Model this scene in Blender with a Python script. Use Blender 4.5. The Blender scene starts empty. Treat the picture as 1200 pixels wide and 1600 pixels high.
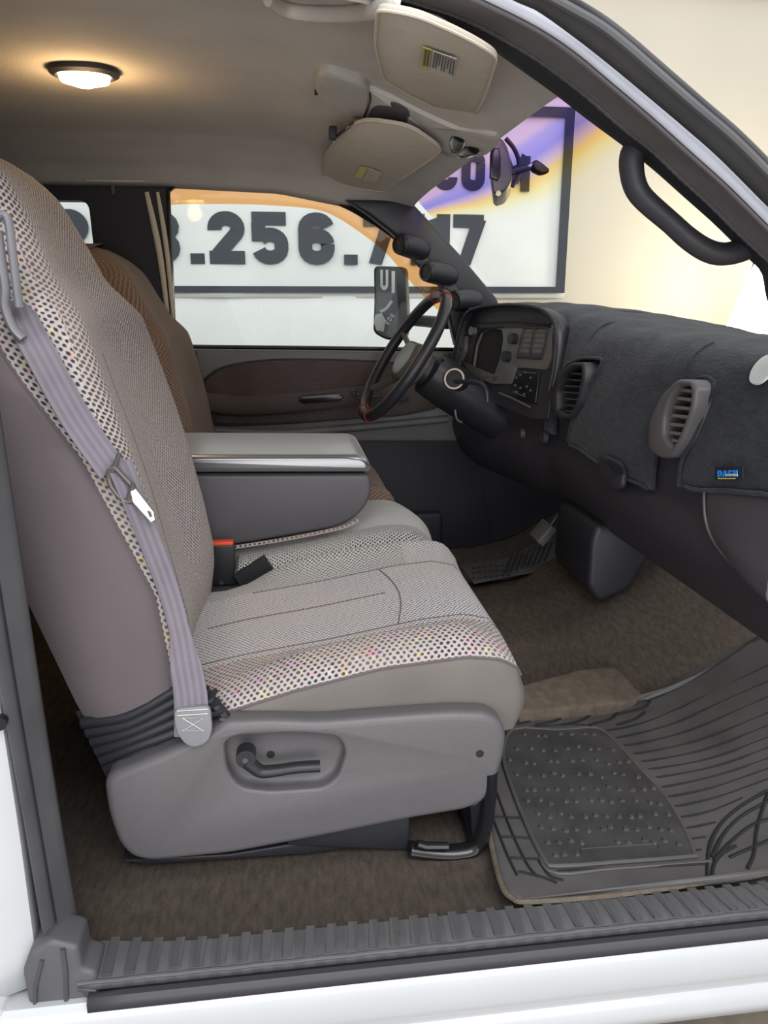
import bpy, bmesh, math, random
from mathutils import Vector, Matrix
from math import radians, sin, cos, pi, sqrt
random.seed(7)
S = bpy.context.scene
COL = S.collection

# ------------------------------------------------------------------ camera
F = 1200.0; YAW = radians(7.3); PIT = radians(15.4); CAM = Vector((0, -.85, .80))
FW = Vector((sin(YAW)*cos(PIT), cos(YAW)*cos(PIT), -sin(PIT)))
RT = Vector((cos(YAW), -sin(YAW), 0)); UP = RT.cross(FW)
cd = bpy.data.cameras.new('camera'); cam = bpy.data.objects.new('camera', cd); COL.objects.link(cam)
cd.sensor_fit = 'VERTICAL'; cd.sensor_height = 36; cd.lens = 36*F/1600; cd.clip_start = .02
R = Matrix((RT, UP, -FW)).transposed()
cam.matrix_world = Matrix.Translation(CAM) @ R.to_4x4()
S.camera = cam
S.view_settings.view_transform = 'Standard'; S.view_settings.look = 'None'
S.view_settings.gamma = 1; S.view_settings.use_curve_mapping = False
S.view_settings.exposure = 0.0

# ------------------------------------------------------------------ light of the shop and an added fill
w = bpy.data.worlds.new('world'); S.world = w; w.use_nodes = True
w.node_tree.nodes['Background'].inputs[0].default_value = (.93, .96, 1, 1)
w.node_tree.nodes['Background'].inputs[1].default_value = .95
def area(name, loc, size, power, col, target):
    l = bpy.data.lights.new(name, 'AREA'); l.shape = 'RECTANGLE'; l.size, l.size_y = size; l.energy = power; l.color = col
    o = bpy.data.objects.new(name, l); COL.objects.link(o); o.location = loc
    o.rotation_euler = (Vector(target)-Vector(loc)).to_track_quat('-Z', 'Y').to_euler()
area('shop_light_near', (.6, -2.6, 2.9), (3.2, 1.6), 122, (1, .98, .96), (.3, .4, .1))
area('shop_light_far', (.3, 2.5, 3.1), (3.5, .7), 10, (1, .97, .92), (.5, 4, .9))
area('headliner_fill', (-.3, -3.6, .1), (4.5, 1.6), 72, (.98, .98, 1), (.1, .8, 1.25))  # added fill from behind the camera, brightens the headliner
area('shop_light_front', (3.4, .6, 2.9), (1.5, 1.5), 14, (1, .93, .84), (1.6, 3, .8))

# ------------------------------------------------------------------ pixel -> point on a real plane
def ray(px, py): return FW + RT*((px-600)/F) - UP*((py-800)/F)
def at(px, py, x=None, y=None, z=None):
    d = ray(px, py)
    if x is not None: t = (x-CAM.x)/d.x
    elif y is not None: t = (y-CAM.y)/d.y
    else: t = (z-CAM.z)/d.z
    return CAM + d*t
def atp(px, py, P, Nn):
    d = ray(px, py); t = (P-CAM).dot(Nn)/d.dot(Nn); return CAM + d*t
def ats(l, **k): return [at(a, b, **k) for a, b in l]
def lerp(tab, v):
    if v <= tab[0][0]: return tab[0][1]
    for (a, b), (c, d) in zip(tab, tab[1:]):
        if v <= c: return b + (d-b)*(v-a)/(c-a)
    return tab[-1][1]
def smooth(pts, n=6, closed=False):
    P = [Vector(p) for p in pts]; out = []; m = len(P)
    rng = range(m if closed else m-1)
    for i in rng:
        if closed: p0, p1, p2, p3 = P[i-1], P[i], P[(i+1) % m], P[(i+2) % m]
        else: p0, p1, p2, p3 = P[max(i-1, 0)], P[i], P[i+1], P[min(i+2, m-1)]
        for k in range(n):
            t = k/n
            out.append(.5*((2*p1)+(p2-p0)*t+(2*p0-5*p1+4*p2-p3)*t*t+(3*p1-p0-3*p2+p3)*t**3))
    if not closed: out.append(P[-1])
    return out
def rounded(pts, r, n=4):
    """round the corners of a closed polygon"""
    P = [Vector(p) for p in pts]; out = []; m = len(P)
    for i in range(m):
        a, b, c = P[i-1], P[i], P[(i+1) % m]
        u, v = a-b, c-b
        rr = min(r, u.length*.45, v.length*.45)
        s, e = b+u.normalized()*rr, b+v.normalized()*rr
        for k in range(n+1):
            t = k/n; out.append(s*(1-t)**2 + b*2*t*(1-t) + e*t*t)
    return out

# ------------------------------------------------------------------ materials
def nt(m): m.use_nodes = True; return m.node_tree
class G:
    def __init__(s, m): s.t = nt(m); s.b = s.t.nodes['Principled BSDF']
    def n(s, ty, ins={}, **kw):
        o = s.t.nodes.new(ty)
        for k, v in kw.items(): setattr(o, k, v)
        for k, v in ins.items(): s.set(o.inputs[k], v)
        return o
    def set(s, sock, v):
        if hasattr(v, 'is_output'): s.t.links.new(v, sock)
        else: sock.default_value = v
    def m(s, op, a, b=0.0, c=None):
        o = s.t.nodes.new('ShaderNodeMath'); o.operation = op; s.set(o.inputs[0], a); s.set(o.inputs[1], b)
        if c is not None: s.set(o.inputs[2], c)
        return o.outputs[0]
    def mix(s, f, a, b, bt='MIX'):
        o = s.t.nodes.new('ShaderNodeMix'); o.data_type = 'RGBA'; o.blend_type = bt
        s.set(o.inputs[0], f); s.set(o.inputs[6], a); s.set(o.inputs[7], b); return o.outputs[2]
    def bump(s, h, st=.5, d=.002):
        o = s.n('ShaderNodeBump', {'Strength': st, 'Distance': d, 'Height': h}); s.set(s.b.inputs['Normal'], o.outputs[0])
def c4(c): return (c[0], c[1], c[2], 1)
def srgb(r, g, b):
    f = lambda v: (v/255/12.92) if v/255 <= .04045 else ((v/255+.055)/1.055)**2.4
    return (f(r), f(g), f(b))
def mat(name, col, rough=.5, metal=0, var=0, vs=20, bump=0, bs=200, spec=.5, stretch=None, emit=None, sheen=0, coat=0):
    m = bpy.data.materials.new(name); g = G(m); b = g.b
    b.inputs['Roughness'].default_value = rough; b.inputs['Metallic'].default_value = metal
    b.inputs['Specular IOR Level'].default_value = spec
    b.inputs['Coat Weight'].default_value = coat
    if sheen: b.inputs['Sheen Weight'].default_value = sheen
    tc = g.n('ShaderNodeTexCoord').outputs['Object']
    if stretch: tc = g.n('ShaderNodeMapping', {'Vector': tc, 'Scale': stretch}).outputs[0]
    if var:
        n = g.n('ShaderNodeTexNoise', {'Vector': tc, 'Scale': vs, 'Detail': 4.0}).outputs[0]
        lo = tuple(max(0, v*(1-var)) for v in col); hi = tuple(min(1, v*(1+var)) for v in col)
        f = g.n('ShaderNodeMapRange', {0: n, 1: .3, 2: .7}).outputs[0]
        g.set(b.inputs['Base Color'], g.mix(f, c4(lo), c4(hi)))
    else:
        # faint tonal grain keeps every surface procedural
        n = g.n('ShaderNodeTexNoise', {'Vector': tc, 'Scale': 60.0, 'Detail': 2.0}).outputs[0]
        g.set(b.inputs['Base Color'], g.mix(n, c4(tuple(v*.95 for v in col)), c4(tuple(min(1, v*1.05) for v in col))))
    if bump:
        n = g.n('ShaderNodeTexNoise', {'Vector': tc, 'Scale': bs, 'Detail': 3.0}).outputs[0]; g.bump(n, bump, .002)
    if emit:
        b.inputs['Emission Color'].default_value = c4(emit[0]); b.inputs['Emission Strength'].default_value = emit[1]
    return m

def woven(name, light, dark, pitch=.008, dot=.55, specks=0.0, wear=None, wears=6, amt=1.0):
    """woven upholstery from UVs in metres: staggered dark holes between pale threads, a few coloured threads"""
    m = bpy.data.materials.new(name); g = G(m)
    uv = g.n('ShaderNodeTexCoord').outputs['UV']; sp = g.n('ShaderNodeSeparateXYZ', {0: uv})
    jn = g.n('ShaderNodeTexNoise', {'Vector': uv, 'Scale': .9/pitch, 'Detail': 2.0})
    jc = g.n('ShaderNodeSeparateXYZ', {0: jn.outputs['Color']})
    u = g.m('ADD', g.m('DIVIDE', sp.outputs[0], pitch), g.m('MULTIPLY', jc.outputs[0], .55)); v = g.m('ADD', g.m('DIVIDE', sp.outputs[1], pitch*.62), g.m('MULTIPLY', jc.outputs[1], .6))
    row = g.m('FLOOR', v); off = g.m('MULTIPLY', g.m('MODULO', row, 2.0), .5)
    uu = g.m('ADD', u, off); cellx = g.m('FLOOR', uu)
    b = g.m('SUBTRACT', g.m('FRACT', uu), .5); c = g.m('SUBTRACT', g.m('FRACT', v), .5)
    d = g.m('SQRT', g.m('ADD', g.m('MULTIPLY', b, b), g.m('MULTIPLY', g.m('MULTIPLY', c, c), .45)))
    dots = g.n('ShaderNodeMapRange', {0: d, 1: dot*.38, 2: dot*.62, 3: 1.0, 4: 0.0}).outputs[0]
    tc = g.n('ShaderNodeTexCoord').outputs['Object']
    wn = g.n('ShaderNodeTexNoise', {'Vector': tc, 'Scale': float(wears), 'Detail': 5.0}).outputs[0]
    wf = g.n('ShaderNodeMapRange', {0: wn, 1: .4, 2: .68}).outputs[0]
    fine = g.n('ShaderNodeTexNoise', {'Vector': tc, 'Scale': 350.0, 'Detail': 2.0}).outputs[0]
    base = g.mix(g.m('MULTIPLY', wf, 1.0), c4(light), c4(wear or light))
    base = g.mix(g.m('MULTIPLY', fine, .35), base, c4(tuple(x*.45 for x in light)))
    if specks:
        comb = g.n('ShaderNodeCombineXYZ', {0: g.m('FLOOR', g.m('ADD', u, .25)), 1: row})
        wh = g.n('ShaderNodeTexWhiteNoise', {'Vector': comb.outputs[0]}, noise_dimensions='2D')
        pick = g.m('GREATER_THAN', wh.outputs['Value'], 1-specks)
        hs = g.n('ShaderNodeHueSaturation', {'Saturation': 1.15, 'Value': .8, 'Color': wh.outputs['Color']}).outputs[0]
        base = g.mix(g.m('MULTIPLY', pick, .24), base, hs)
    fade = g.m('SUBTRACT', 1.0, g.m('MULTIPLY', wf, .35))
    col = g.mix(g.m('MULTIPLY', g.m('MULTIPLY', dots, amt), fade), base, c4(dark))
    g.set(g.b.inputs['Base Color'], col); g.b.inputs['Roughness'].default_value = .95
    g.b.inputs['Specular IOR Level'].default_value = .1; g.b.inputs['Sheen Weight'].default_value = .15
    g.bump(g.m('SUBTRACT', fine, g.m('MULTIPLY', dots, amt)), .6, .0015)
    return m

def ribbed(name, a, b, pitch, axis=0, rough=.7, duty=.5, bump=.8):
    m = bpy.data.materials.new(name); g = G(m)
    sp = g.n('ShaderNodeSeparateXYZ', {0: g.n('ShaderNodeTexCoord').outputs['UV']})
    f = g.m('FRACT', g.m('DIVIDE', sp.outputs[axis], pitch))
    s = g.m('LESS_THAN', f, duty)
    n = g.n('ShaderNodeTexNoise', {'Vector': g.n('ShaderNodeTexCoord').outputs['Object'], 'Scale': 40.0, 'Detail': 5.0}).outputs[0]
    col = g.mix(s, c4(a), c4(b)); col = g.mix(g.m('MULTIPLY', n, .3), col, c4(tuple(v*1.8 for v in a)))
    g.set(g.b.inputs['Base Color'], col); g.b.inputs['Roughness'].default_value = rough
    g.bump(s, bump, .002); return m

def glass(name, tint=(1, 1, 1), refl=.06):
    m = bpy.data.materials.new(name); t = nt(m); t.nodes.clear()
    o = t.nodes.new('ShaderNodeOutputMaterial'); mx = t.nodes.new('ShaderNodeMixShader'); mx.inputs[0].default_value = refl
    a = t.nodes.new('ShaderNodeBsdfTransparent'); a.inputs[0].default_value = c4(tint)
    b = t.nodes.new('ShaderNodeBsdfGlossy'); b.inputs['Roughness'].default_value = .02
    t.links.new(a.outputs[0], mx.inputs[1]); t.links.new(b.outputs[0], mx.inputs[2]); t.links.new(mx.outputs[0], o.inputs[0])
    return m, t, a

M = {}
M['headliner'] = mat('headliner_cloth', srgb(203, 199, 192), .95, var=.05, vs=8, bump=.25, bs=350, spec=.1)
M['visor'] = mat('visor_cloth', srgb(208, 200, 186), .9, var=.04, vs=30, bump=.2, bs=500, spec=.15)
M['overhead'] = mat('overhead_plastic', srgb(176, 172, 166), .55, bump=.1, bs=600)
M['chrome'] = mat('chrome', (.75, .75, .76), .15, 1)
M['black_gloss'] = mat('black_gloss', (.012, .012, .014), .2)
M['black'] = mat('black_plastic', (.018, .019, .024), .45, bump=.1, bs=500)
M['dark_trim'] = mat('dark_trim', (.014, .015, .024), .6, bump=.1, bs=400)
M['rubber'] = mat('weatherstrip_rubber', (.06, .06, .066), .36, var=.15, vs=15)
M['rubber_gray'] = mat('gray_rubber', (.085, .085, .092), .5, var=.15, vs=12)
M['pillar_trim'] = mat('pillar_trim_plastic', (.045, .045, .052), .5, bump=.1, bs=500)
M['frame_gray'] = mat('gray_frame_trim', srgb(104, 101, 104), .5, bump=.15, bs=500)
M['paint'] = mat('white_paint', srgb(190, 193, 196), .28, var=.02, vs=6, coat=.4)
M['silver'] = mat('dusty_white_paint', srgb(196, 200, 212), .4, var=.06, vs=25)
M['shield'] = mat('gray_shield_plastic', srgb(92, 90, 92), .42, bump=.2, bs=700)
M['side_cloth'] = mat('gray_side_cloth', srgb(102, 94, 97), .85, var=.06, vs=7, bump=.15, bs=500, spec=.2, sheen=.1)
M['skirt'] = mat('gray_skirt_cloth', srgb(110, 105, 102), .75, var=.07, vs=9, bump=.1, bs=300, spec=.25)
M['dark_side'] = mat('dark_side_cloth', srgb(60, 57, 58), .8, bump=.1, bs=300)
M['belt'] = ribbed('belt_webbing', srgb(112, 106, 115), srgb(96, 91, 101), .009, 1, .6, .5, .3)
M['belt_gray'] = mat('belt_guide_plastic', srgb(128, 128, 134), .4)
M['metal_dark'] = mat('dark_latch', srgb(92, 88, 86), .35, .3)
M['console'] = mat('console_plastic', srgb(82, 79, 84), .5, var=.03, vs=6, bump=.15, bs=700)
M['lid'] = mat('lid_vinyl', srgb(84, 85, 88), .3, var=.04, vs=12, bump=.03, bs=900, coat=1, sheen=.45)
M['lid'].node_tree.nodes['Principled BSDF'].inputs['Coat IOR'].default_value = 2.6
M['lid'].node_tree.nodes['Principled BSDF'].inputs['Coat Roughness'].default_value = .3
M['orange'] = mat('orange_button', srgb(225, 75, 40), .4)
M['amber'] = mat('amber_plastic', srgb(235, 150, 70), .3)
M['cover'] = mat('dash_cover_carpet', srgb(50, 53, 60), 1, var=.28, vs=90, bump=.9, bs=260, spec=.05, sheen=.15, stretch=(1, .35, 1))
M['dash'] = mat('dash_plastic', srgb(54, 52, 58), .5, bump=.25, bs=700)
M['dash_light'] = mat('vent_plastic', srgb(96, 94, 95), .42)
M['end_plastic'] = mat('end_bolster_plastic', srgb(74, 72, 77), .4, bump=.2, bs=600)
M['bezel'] = mat('bezel_plastic', srgb(104, 102, 98), .4)
M['carpet'] = mat('cab_carpet', srgb(78, 71, 65), 1, var=.22, vs=120, bump=.9, bs=420, spec=.03, stretch=(1, .3, 1))
M['carpet_dirty'] = mat('worn_carpet', srgb(104, 95, 85), 1, var=.2, vs=60, bump=.8, bs=380, spec=.03)
M['mat'] = mat('rubber_mat', srgb(84, 82, 82), .55, var=.16, vs=14, bump=.15, bs=300)
M['mat_dark'] = mat('rubber_mat_pad', srgb(66, 65, 65), .5, var=.25, vs=18, bump=.2, bs=300)
M['stud'] = mat('pad_stud_rubber', srgb(72, 71, 70), .6, var=.2, vs=30)
M['groove'] = mat('mat_groove', (.012, .012, .013), .8)
M['scuff'] = ribbed('ribbed_scuff', srgb(74, 73, 75), srgb(84, 83, 85), .026, 0, .45, .5, .9)
M['door_gray'] = mat('door_plastic', srgb(105, 105, 106), .5, bump=.1, bs=500)
M['steel'] = mat('brushed_steel', (.42, .42, .42), .35, 1)
M['steer'] = mat('steering_leather', (.022, .023, .028), .35, bump=.2, bs=600)
M['steer_gray'] = mat('steering_hub_plastic', srgb(96, 94, 88), .3)
M['red'] = mat('red_stitching', srgb(190, 45, 45), .6)
M['wall'] = mat('shop_wall_paint', srgb(214, 207, 191), .85, var=.03, vs=1.5)
M['banner'] = mat('white_vinyl_banner', srgb(234, 238, 236), .5, var=.04, vs=3, bump=.3, bs=4)
M['ink'] = mat('black_banner_ink', srgb(52, 58, 68), .5, var=.15, vs=4)
M['wood'] = mat('brown_beam', srgb(150, 118, 92), .7, var=.1, vs=5)
M['ground'] = mat('shop_concrete', srgb(138, 128, 116), .8, var=.3, vs=9, bump=.3, bs=30)
M['cream'] = mat('cream_seal', srgb(206, 196, 172), .45)
M['white_mark'] = mat('white_mark', srgb(215, 222, 220), .5)
M['yellow'] = mat('yellow_label', srgb(205, 198, 90), .6)
M['label_white'] = mat('label_paper', srgb(205, 203, 196), .6)
M['label_ink'] = mat('label_ink', srgb(90, 88, 86), .6)
M['blue'] = mat('blue_lettering', srgb(40, 140, 235), .6)
M['mirror_glass'] = mat('dark_mirror_glass', srgb(76, 82, 88), .25)
M['fab_speck'] = woven('speckled_bolster_cloth', srgb(184, 177, 174), srgb(60, 56, 64), .0100, .50, .20, srgb(178, 166, 156))
M['fab_seat'] = woven('woven_seat_cloth', srgb(214, 211, 213), srgb(66, 64, 72), .0078, .60, .0, srgb(202, 196, 190), amt=.85)
M['fab_edge'] = woven('center_edge_cloth', srgb(206, 206, 204), srgb(60, 60, 66), .0085, .58, 0, srgb(190, 188, 182))
M['fab_back'] = woven('woven_back_cloth', srgb(190, 180, 177), srgb(60, 54, 58), .0092, .58, 0, srgb(174, 158, 147), 4, amt=1.0)
M['fab_soft'] = woven('velour_cloth', srgb(176, 168, 168), srgb(96, 90, 94), .006, .5, 0, srgb(164, 148, 134), 7, amt=.5)
M['fab_driver'] = woven('brown_back_cloth', srgb(150, 130, 116), srgb(58, 48, 46), .0095, .55, 0, srgb(128, 108, 92), 5, amt=.8)
M['fab_driver2'] = woven('brown_head_cloth', srgb(124, 106, 94), srgb(74, 62, 56), .007, .5, 0, srgb(110, 92, 80), 5, amt=.5)
M['fab_door'] = woven('door_insert_cloth', srgb(108, 98, 94), srgb(50, 46, 50), .007, .6, 0, srgb(90, 80, 74), 6, amt=.8)
M['fab_center'] = woven('center_velour', srgb(202, 202, 198), srgb(90, 88, 92), .007, .45, 0, srgb(184, 180, 172), 8, amt=.35)
M['glass'], _, _ = glass('clear_glass', (.97, .985, .975), .006)
M['visor_amber'], _, _ = glass('amber_acrylic', srgb(250, 188, 126), .02)
# windshield: iridescent glare painted into the tint band, blue-violet through amber to clear
M['windshield'], t_, tr_ = glass('painted_glare_glass', (1, 1, 1), .02)
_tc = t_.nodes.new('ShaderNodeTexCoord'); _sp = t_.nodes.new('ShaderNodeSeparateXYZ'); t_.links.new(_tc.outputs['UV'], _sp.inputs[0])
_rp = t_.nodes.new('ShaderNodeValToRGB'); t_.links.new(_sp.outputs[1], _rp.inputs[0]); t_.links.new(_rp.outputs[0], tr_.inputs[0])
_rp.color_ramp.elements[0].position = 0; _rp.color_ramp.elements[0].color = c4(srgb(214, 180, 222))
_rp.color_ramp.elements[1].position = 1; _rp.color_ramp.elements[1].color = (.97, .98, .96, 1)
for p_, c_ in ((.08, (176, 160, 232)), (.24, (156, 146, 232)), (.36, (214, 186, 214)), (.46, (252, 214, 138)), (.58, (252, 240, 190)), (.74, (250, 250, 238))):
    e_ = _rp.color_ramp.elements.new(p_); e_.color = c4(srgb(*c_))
M['lamp'] = mat('lit_lens', (1, .85, .6), .4, emit=((1, .72, .36), 11))
M['lamp_core'] = mat('lit_bulb', (1, .9, .7), .4, emit=((1, .86, .6), 40))
M['work_lamp'] = mat('work_lamp_face', (1, .97, .85), .4, emit=((1, .93, .72), 14))

# ------------------------------------------------------------------ mesh builder
class MB:
    def __init__(s): s.v = []; s.f = []; s.uv = []; s.mi = []; s.sm = []
    def add(s, vs, fs, uvs=None, mi=0, sm=True):
        o = len(s.v); s.v += [tuple(v) for v in vs]
        for k, f in enumerate(fs):
            s.f.append([o+i for i in f]); s.uv.append([uvs[i] for i in f] if uvs else [(0, 0)]*len(f))
            s.mi.append(mi if isinstance(mi, int) else mi[k]); s.sm.append(sm)
        return s
    def grid(s, P, mi=0, close=False, flip=False, uvs=None, sm=True, skip=None):
        n, m = len(P), len(P[0]); vs = [v for r in P for v in r]
        if uvs is None:
            uvs = []; U = [0.0]
            for i in range(1, n): U.append(U[-1] + sum((Vector(P[i][j])-Vector(P[i-1][j])).length for j in (0, m//2, m-1))/3)
            for i in range(n):
                a = 0.0
                for j in range(m):
                    if j: a += (Vector(P[i][j])-Vector(P[i][j-1])).length
                    uvs.append((U[i], a))
        fs = []; ms = []
        for i in range(n-1):
            for j in range(m if close else m-1):
                if skip and skip(i, j): continue
                k = (j+1) % m; f = [i*m+j, i*m+k, (i+1)*m+k, (i+1)*m+j]
                if flip: f.reverse()
                fs.append(f); ms.append(mi(i, j) if callable(mi) else mi)
        return s.add(vs, fs, uvs, ms, sm)
    def bm_add(s, bm, mi=0, sm=False):
        bm.normal_update(); bm.verts.index_update(); vs = [v.co.copy() for v in bm.verts]
        fs = [[v.index for v in f.verts] for f in bm.faces]
        uv = []
        o = len(s.v); s.v += [tuple(v) for v in vs]
        for f in bm.faces:
            n = f.normal; ax = max(range(3), key=lambda i: abs(n[i])); a, b = [(1, 2), (0, 2), (0, 1)][ax]
            s.f.append([o+v.index for v in f.verts]); s.uv.append([(v.co[a], v.co[b]) for v in f.verts]); s.mi.append(mi); s.sm.append(sm)
        bm.free(); return s
    def box(s, x0, x1, y0, y1, z0, z1, bev=.004, mi=0, rot=None, seg=3):
        bm = bmesh.new(); bmesh.ops.create_cube(bm, size=1)
        for v in bm.verts: v.co = Vector(((v.co.x)*(x1-x0), v.co.y*(y1-y0), v.co.z*(z1-z0)))
        if bev: bmesh.ops.bevel(bm, geom=bm.edges[:], offset=bev, segments=seg, affect='EDGES', profile=.5)
        c = Vector(((x0+x1)/2, (y0+y1)/2, (z0+z1)/2))
        Rm = rot.to_3x3() if rot else Matrix.Identity(3)
        for v in bm.verts: v.co = Rm @ v.co + c
        return s.bm_add(bm, mi, sm=bool(bev))
    def prism(s, pts, vec, bev=0, mi=0, seg=3, holes=()):
        vec = Vector(vec); bm = bmesh.new(); loops = []; es = []
        for L in [pts]+list(holes):
            vs = [bm.verts.new(p) for p in L]; loops.append(vs)
            if holes: es += [bm.edges.new((vs[i], vs[(i+1) % len(vs)])) for i in range(len(vs))]
        if holes: bmesh.ops.triangle_fill(bm, edges=es, use_beauty=True)
        else: bm.faces.new(loops[0])
        dup = {}
        for L in loops:
            for v in L: dup[v] = bm.verts.new(v.co+vec)
        for f in list(bm.faces): bm.faces.new([dup[v] for v in reversed(f.verts)])
        for L in loops:
            for i in range(len(L)):
                p, q = L[i], L[(i+1) % len(L)]; bm.faces.new((p, q, dup[q], dup[p]))
        bmesh.ops.recalc_face_normals(bm, faces=bm.faces[:])
        if bev:
            n = vec.normalized()
            bm.normal_update()
            es = [e for e in bm.edges if len(e.link_faces) == 2 and (abs(e.link_faces[0].normal.dot(n)) > .7) != (abs(e.link_faces[1].normal.dot(n)) > .7)]
            bmesh.ops.bevel(bm, geom=es, offset=bev, segments=seg, affect='EDGES', profile=.5)
        bmesh.ops.recalc_face_normals(bm, faces=bm.faces[:])
        return s.bm_add(bm, mi, sm=bool(bev))
    def tube(s, pts, r, n=10, mi=0, closed=False, sq=1.0, hint=None, cap=True):
        P = [Vector(p) for p in pts]; m = len(P); rings = []; up = Vector(hint) if hint else None
        prev = None
        for i in range(m):
            if closed: t = P[(i+1) % m]-P[i-1]
            else: t = P[min(i+1, m-1)]-P[max(i-1, 0)]
            t.normalize()
            if up is not None: a = up - t*up.dot(t)
            elif prev is None: a = t.orthogonal()
            else: a = prev - t*prev.dot(t)
            a.normalize(); prev = a; b = t.cross(a)
            rr = r[i] if isinstance(r, (list, tuple)) else (r(i/(m-1)) if callable(r) else r)
            rings.append([P[i] + a*rr*cos(2*pi*k/n) + b*rr*sq*sin(2*pi*k/n) for k in range(n)])
        if closed: rings.append(rings[0])
        s.grid(rings, mi, close=True)
        if cap and not closed:
            s.add(rings[0], [list(range(n))[::-1]], None, mi); s.add(rings[-1], [list(range(n))], None, mi)
        return s
    def ribbon(s, pts, wd, half, th, mi=0):
        """flat strap: wd = width direction (vector or list), half width, thickness"""
        P = [Vector(p) for p in pts]; m = len(P); rings = []; cum = 0; uvs = []
        for i in range(m):
            t = (P[min(i+1, m-1)]-P[max(i-1, 0)]).normalized()
            W = Vector(wd[i] if isinstance(wd, list) else wd); W = (W-t*W.dot(t)).normalized(); b = t.cross(W)
            h = half[i] if isinstance(half, (list, tuple)) else half
            if i: cum += (P[i]-P[i-1]).length
            q = [(-h, -th), (-h*.5, -th), (0, -th), (h*.5, -th), (h, -th), (h*1.03, 0), (h, th), (h*.5, th), (0, th), (-h*.5, th), (-h, th), (-h*1.03, 0)]
            rings.append([P[i]+W*a+b*c for a, c in q]); uvs += [(cum, a+.05) for a, c in q]
        s.grid(rings, mi, close=True, uvs=uvs)
        k = len(rings[0]); s.add(rings[0], [list(range(k))[::-1]]); s.add(rings[-1], [list(range(k))]); return s
    def disc(s, c, nrm, r0, r1, mi=0, n=24, depth=0, ry=1.0):
        """annulus, or disc for r0=0; depth makes it a solid puck along -normal"""
        nrm = Vector(nrm).normalized(); a = nrm.orthogonal().normalized(); b = nrm.cross(a); c = Vector(c)
        rg = lambda r, o: [c+nrm*o+a*r*cos(2*pi*k/n)+b*r*ry*sin(2*pi*k/n) for k in range(n)]
        rows = [rg(r0, -depth)] if depth and r0 else []
        rows += [rg(max(r0, 1e-5), 0), rg(r1, 0)]
        if depth: rows.append(rg(r1, -depth)); rows.append(rg(max(r0, 1e-5), -depth))
        return s.grid(rows, mi, close=True, sm=False)
    def sphere(s, c, r, mi=0, n=12):
        r = Vector(r if hasattr(r, '__len__') else (r, r, r)); c = Vector(c)
        rows = [[c+Vector((r.x*sin(pi*i/n)*cos(2*pi*j/(2*n)), r.y*sin(pi*i/n)*sin(2*pi*j/(2*n)), r.z*cos(pi*i/n))) for j in range(2*n)] for i in range(n+1)]
        rows[0] = [c+Vector((0, 0, r.z))+(p-c-Vector((0, 0, r.z)))*.02 for p in rows[1]]; return s.grid(rows, mi, close=True)
    def build(s, name, mats, parent=None, label=None, solid=0, auto=40, recalc=True):
        me = bpy.data.meshes.new(name)
        org = Vector((0, 0, 0))
        if parent is None:
            xs = [v[0] for v in s.v]; ys = [v[1] for v in s.v]; zs = [v[2] for v in s.v]
            org = Vector(((min(xs)+max(xs))/2, (min(ys)+max(ys))/2, min(zs)))
        me.from_pydata([tuple(Vector(v)-org) for v in s.v], [], s.f); me.update()
        ul = me.uv_layers.new(name='UVMap'); k = 0
        for p, uvp in zip(me.polygons, s.uv):
            for li, q in zip(p.loop_indices, uvp): ul.data[li].uv = q
        for p, a, b in zip(me.polygons, s.mi, s.sm): p.material_index = a; p.use_smooth = b
        if not isinstance(mats, (list, tuple)): mats = [mats]
        for m_ in mats: me.materials.append(M[m_] if isinstance(m_, str) else m_)
        bm = bmesh.new(); bm.from_mesh(me); bmesh.ops.remove_doubles(bm, verts=bm.verts[:], dist=1e-5)
        if recalc: bmesh.ops.recalc_face_normals(bm, faces=bm.faces[:])
        for e in bm.edges:
            if len(e.link_faces) == 2 and e.calc_face_angle(0) > radians(auto): e.smooth = False
        bm.to_mesh(me); bm.free()
        o = bpy.data.objects.new(name, me); COL.objects.link(o)
        if parent is None: o.location = org
        else:
            o.parent = parent
            o.matrix_parent_inverse = Matrix.Translation(-parent.location) if parent.type == 'EMPTY' or parent.parent is None else Matrix.Identity(4)
        if label: o['label'] = label
        if solid:
            md = o.modifiers.new('solid', 'SOLIDIFY'); md.thickness = solid; md.offset = -1
        return o
def thing(name, label, cat, loc, group=None):
    o = bpy.data.objects.new(name, None); COL.objects.link(o); o.location = loc; o.empty_display_size = .05
    o['label'] = label; o['category'] = cat
    if group: o['group'] = group
    return o
def tag(o, label, cat, group=None):
    o['label'] = label; o['category'] = cat
    if group: o['group'] = group
    return o
def struct(o, label=None):
    o['kind'] = 'structure'
    if label: o['label'] = label
    return o

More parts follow.
